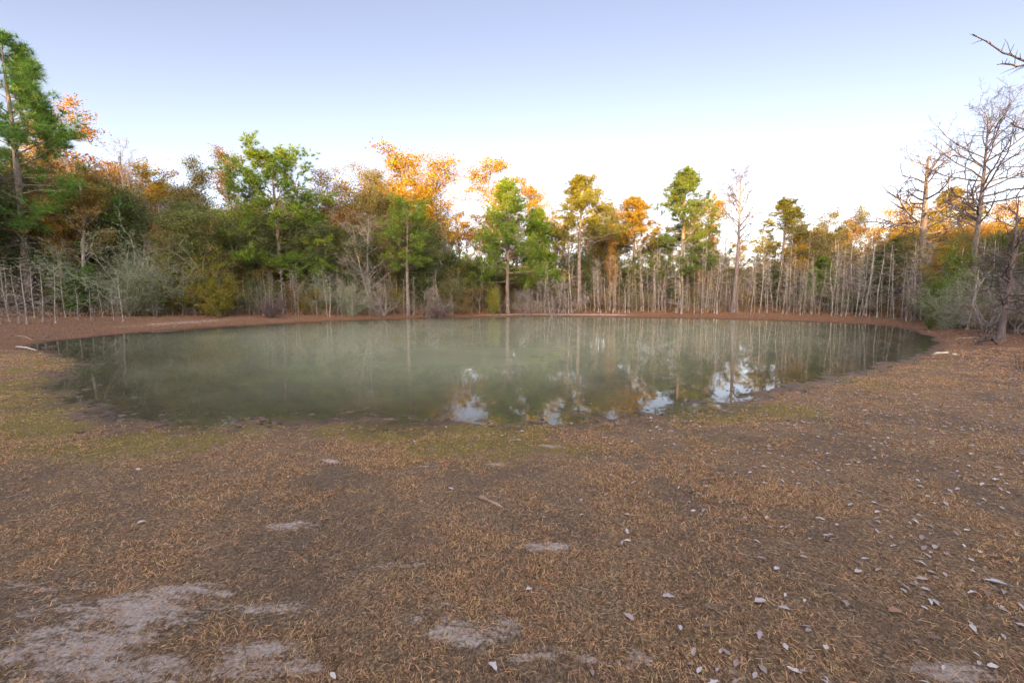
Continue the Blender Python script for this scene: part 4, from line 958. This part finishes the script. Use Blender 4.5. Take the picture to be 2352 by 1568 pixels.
for j in order:
    if np.min(np.hypot(hp[:, 0] - xx[j], hp[:, 1] - yy[j])) < 0.10: continue
    rx, ry, rz = g.r.uniform(-.35, .35), g.r.uniform(-.35, .35), g.r.uniform(0, 6.28)
    if near < 285:
        o = link('fallen_leaf', LM[g.r.randint(10)]); o.location = (xx[j], yy[j], zz[j] + 0.010); s = size[j]
        o.scale = (s, s, s); o.rotation_euler = (rx, ry, rz); ci = g.r.randint(4); o.color = (*PALE[ci], 1)
        lab, grp = leafzone(xx[j], yy[j], ci); tag(o, lab, 'leaf', grp); near += 1
    else:
        V, F_ = LG[g.r.randint(10)]
        cz, sz = math.cos(rz), math.sin(rz); cx, sx_ = math.cos(rx), math.sin(rx)
        Rm = np.array([[cz, -sz * cx, sz * sx_], [sz, cz * cx, -cz * sx_], [0, sx_, cx]])
        W = V @ Rm.T * size[j] * 1.15 + np.array([xx[j], yy[j], zz[j] + 0.014])
        restbuf.add(W, F_, 0, np.repeat(g.r.rand(1, 3), len(V), 0))
# bits of brown litter strewn over the red banks
n_ = 8000; ub = g.r.uniform(-150, 2350, n_); vb = g.r.uniform(0, 1, n_) ** 1.3
Db = np.interp(ub, eu, ed_) + 1.5 - vb * 13; zc = Db * math.cos(TILT) + 1.4 * math.sin(TILT); xb = (ub - CX) / FPX * zc; sb = pond_sd(xb, Db)
k = (sb > 0.3) & (Db > 6); xb, Db = xb[k], Db[k]; zb = terrain(xb, Db)
for j in range(len(xb)):
    V, F_ = LG[g.r.randint(10)]; rz = g.r.rand() * 6.28; cz, sz = math.cos(rz), math.sin(rz)
    Rm = np.array([[cz, -sz, 0], [sz, cz, 0], [0, 0, 1.6]])
    restbuf.add(V @ Rm.T * (0.05 + 0.07 * g.r.rand()) + np.array([xb[j], Db[j], zb[j] + 0.008]), F_, 0, np.repeat(np.array([[g.r.rand() ** 2 - 0.35, g.r.rand(), 0]]), len(V), 0))
o = link('leaf_litter', restbuf.mesh('leaf_litter', M_DEAD, True)); o.color = (0.38, 0.30, 0.285, 1)
tag(o, 'scattered small pale dead leaves farther back on the bank', 'leaf litter', kind='stuff')

# ------------------------------------------------------------------ sticks, driftwood, dead branch heap
M_STICK = bark('driftwood', (0.20, 0.13, 0.085), (0.46, 0.34, 0.25), 18, 0.3)
M_STICKD = bark('dead_wood', (0.03, 0.022, 0.02), (0.11, 0.085, 0.08), 10, 0.5)
M_STICKP = bark('bleached_wood', (0.50, 0.46, 0.38), (0.75, 0.70, 0.60), 12, 0.3, 0.3)
def stick(name, pts, r0, r1, matl, label, cat='stick', sides=8, wob=0.15, seed=1, n=9, lift=0.0):
    """pts: photo pixels along the stick where it lies on the ground"""
    r = np.random.RandomState(seed); W = []
    for (u, v) in pts:
        x, y = ground_at(u, v); W.append((x, y))
    W = np.array(W); tt = np.linspace(0, len(W) - 1, n)
    X = np.interp(tt, range(len(W)), W[:, 0]); Y = np.interp(tt, range(len(W)), W[:, 1])
    q = np.linspace(0, 1, n); rad = (r0 * (1 - q) + r1 * q) * (1 + wob * r.randn(n))
    rad[0] *= 0.45; rad[-1] *= 0.35
    Z = terrain(X, Y) + rad * 0.6 + lift
    o_ = np.array([X.mean(), Y.mean(), 0]); P = np.stack([X, Y, Z], -1) - o_
    b = Buf(); tubes(b, P[None], rad[None], sides); 
    # end caps
    base = len(P) * sides
    b.add(np.concatenate([P[:1], P[-1:]]), np.zeros((0, 3), int))
    ii = np.arange(sides); b.f.append((np.stack([ii, np.full(sides, base), (ii + 1) % sides], -1), 0))
    l0 = (len(P) - 1) * sides; b.f.append((np.stack([l0 + ii, l0 + (ii + 1) % sides, np.full(sides, base + 1)], -1), 0))
    o = link(name, b.mesh(name, matl, True)); o.location = tuple(o_); tag(o, label, cat); return o
stick('driftwood_stick', [(1100, 1147), (1118, 1156), (1136, 1164), (1156, 1171)], 0.020, 0.010, M_STICK, 'short pale brown driftwood stick lying in the middle of the near bank', 'stick', seed=3, wob=0.2)
stick('thin_stick', [(466, 1272), (500, 1254), (548, 1236)], 0.006, 0.003, M_STICK, 'thin forked straw-coloured stick in the left foreground', 'stick', seed=4, wob=0.1)
stick('wood_chip', [(1165, 1018), (1180, 1014), (1196, 1012)], 0.018, 0.012, M_STICK, 'small brown wood chip near the water edge right of the middle', 'wood chip', seed=8)
stick('red_twig', [(1232, 1340), (1255, 1354), (1270, 1364)], 0.005, 0.004, bark('red_twig', (0.30, 0.10, 0.03), (0.45, 0.18, 0.06), 9, 1), 'thin orange-brown twig below the driftwood stick', 'twig', seed=9)
stick('bleached_stick', [(2145, 813), (2168, 812), (2180, 811)], 0.032, 0.028, M_STICKP, 'straight whitish stick lying on the right bank near the water', 'stick', seed=5, wob=0.05)
stick('bleached_chip', [(2188, 815), (2196, 816)], 0.03, 0.03, M_STICKP, 'small whitish piece beside the straight whitish stick', 'wood chip', seed=6)
stick('fallen_branch', [(2195, 779), (2220, 777), (2248, 776)], 0.035, 0.02, M_STICK, 'brown fallen branch lying left of the dead branch heap', 'branch', seed=7)
stick('fallen_branch', [(2240, 788), (2262, 786), (2282, 784)], 0.03, 0.02, M_STICKD, 'short dark fallen branch below the dead branch heap', 'branch', seed=17)
stick('fallen_branch', [(40, 772), (55, 774), (75, 782)], 0.035, 0.02, M_STICK, 'short brown branch on the far left shore', 'branch', seed=11)
stick('fallen_branch', [(36, 797), (60, 799), (84, 804)], 0.030, 0.02, M_STICKP, 'pale branch pointing into the left tip of the pond', 'branch', seed=12)
stick('fallen_branch', [(340, 747), (380, 745), (425, 741)], 0.035, 0.02, M_STICK, 'long straw-coloured branch lying on the left shore above the water', 'branch', seed=13)
# dead branch heap next to the near cypress
hx, hy = ground_at(2276, 792); g = Grow(700)
root = bpy.data.objects.new('dead_branch_heap', None); COL.objects.link(root); root.location = (hx, hy, tz(hx, hy)); root.scale = (0.72, 0.72, 0.72); tag(root, 'fallen dark crown of crossed dead branches left of the near cypress base', 'dead branches')
bb = Buf()
P = np.array([[[0.18, -0.25, -0.04], [0.10, -0.12, 0.12], [0.04, 0.0, 0.30], [0.0, 0.05, 0.48], [0.10, 0.1, 0.62]]]); tubes(bb, P, np.array([[0.06, 0.055, 0.07, 0.06, 0.03]]), 9)
P = np.array([[[0.04, 0.0, 0.25], [-0.02, 0.05, 0.45], [0.14, 0.05, 0.68], [0.16, 0.1, 0.86]]]); tubes(bb, P, np.array([[0.055, 0.045, 0.03, 0.015]]), 8)
link('stump', bb.mesh('stump', M_STICKD, True), root)
for k, (a, l, e) in enumerate([(3.1, 1.1, 0.12), (3.35, 1.0, -0.02), (2.8, 0.9, 0.2), (3.6, 0.75, 0.05), (2.95, 0.8, -0.12), (0.3, 0.5, 0.3)]):
    st = np.array([[0.0, 0.02, 0.36 - 0.03 * k]]); d = np.array([[math.cos(a), math.sin(a) * 0.4, e]])
    P, D, rr = g.grow(st, d, np.array([l]), np.array([0.04]), 7, 0.10, -0.03, 0.35); bb = Buf(); tubes(bb, P, rr, 7)
    s, sd_, sr, _ = g.spawn(P, D, rr, 3, 0.4, 0.9, 0.7); p2, _, r2 = g.grow(s, sd_, np.full(3, 0.25), sr * 0.6, 4, 0.1, 0, 0.4); tubes(bb, p2, r2, 5)
    link('branch', bb.mesh('branch', M_STICKD, True), root)
# dark root clump at the right edge
hx, hy = ground_at(2348, 850)
proto('rootclump', shrub, seed=99, h=0.9, R=0.8, stems=14, leafn=0, sub=2, sub2=2, twig=M_DARKTWIG, tr=0.004, leanmax=80)
place('rootclump', 'root_clump', hx, hy, tz(hx, hy) + 0.75, 0.5, BROWN, 'dark leafless twig clump at the right edge of the near bank', 'bush', parts=('stems', 'twigs'), wide=0.8)
# clods and rotting bits in the shallows and on the wet rim
def clods():
    g = Grow(900); b = Buf(); n = 3600
    u = g.r.uniform(60, 2160, n); v = g.r.uniform(800, 1000, n); x = np.zeros(n); y = np.zeros(n)
    for j in range(n): x[j], y[j] = on_plane(u[j], v[j])
    sd = pond_sd(x, y); k = (g.r.rand(n) < np.exp(-((sd + 0.15) / 0.55) ** 2)) & (y < 17); x, y = x[k], y[k]; n = len(x)
    ico = []; 
    for i in range(4):
        for j in range(7): ico.append((math.cos(j * 0.8976) * math.cos(i * 0.5), math.sin(j * 0.8976) * math.cos(i * 0.5), math.sin(i * 0.5)))
    ico = np.array(ico); F_ = np.array([(i * 7 + j, i * 7 + (j + 1) % 7, (i + 1) * 7 + (j + 1) % 7, (i + 1) * 7 + j) for i in range(3) for j in range(7)])
    z = np.maximum(terrain(x, y), -0.012)
    for j in range(n):
        s = 0.012 + 0.045 * g.r.rand() ** 3; W = ico * (1 + 0.35 * g.r.randn(28, 1)) * np.array([s * g.r.uniform(0.8, 1.8), s, s * 0.45])
        b.add(W + np.array([x[j], y[j], z[j] - 0.004]), F_, 0, np.repeat(g.r.rand(1, 3), 28, 0))
    o = link('mud_clods', b.mesh('mud_clods', M_SOILCLOD, True)); o.color = (0.12, 0.085, 0.062, 1); tag(o, 'dark lumps of wet mud along the near waterline', 'mud', kind='stuff')
M_SOILCLOD = foliage('wet_mud', 0.0, 0.03, 0.35)
clods()
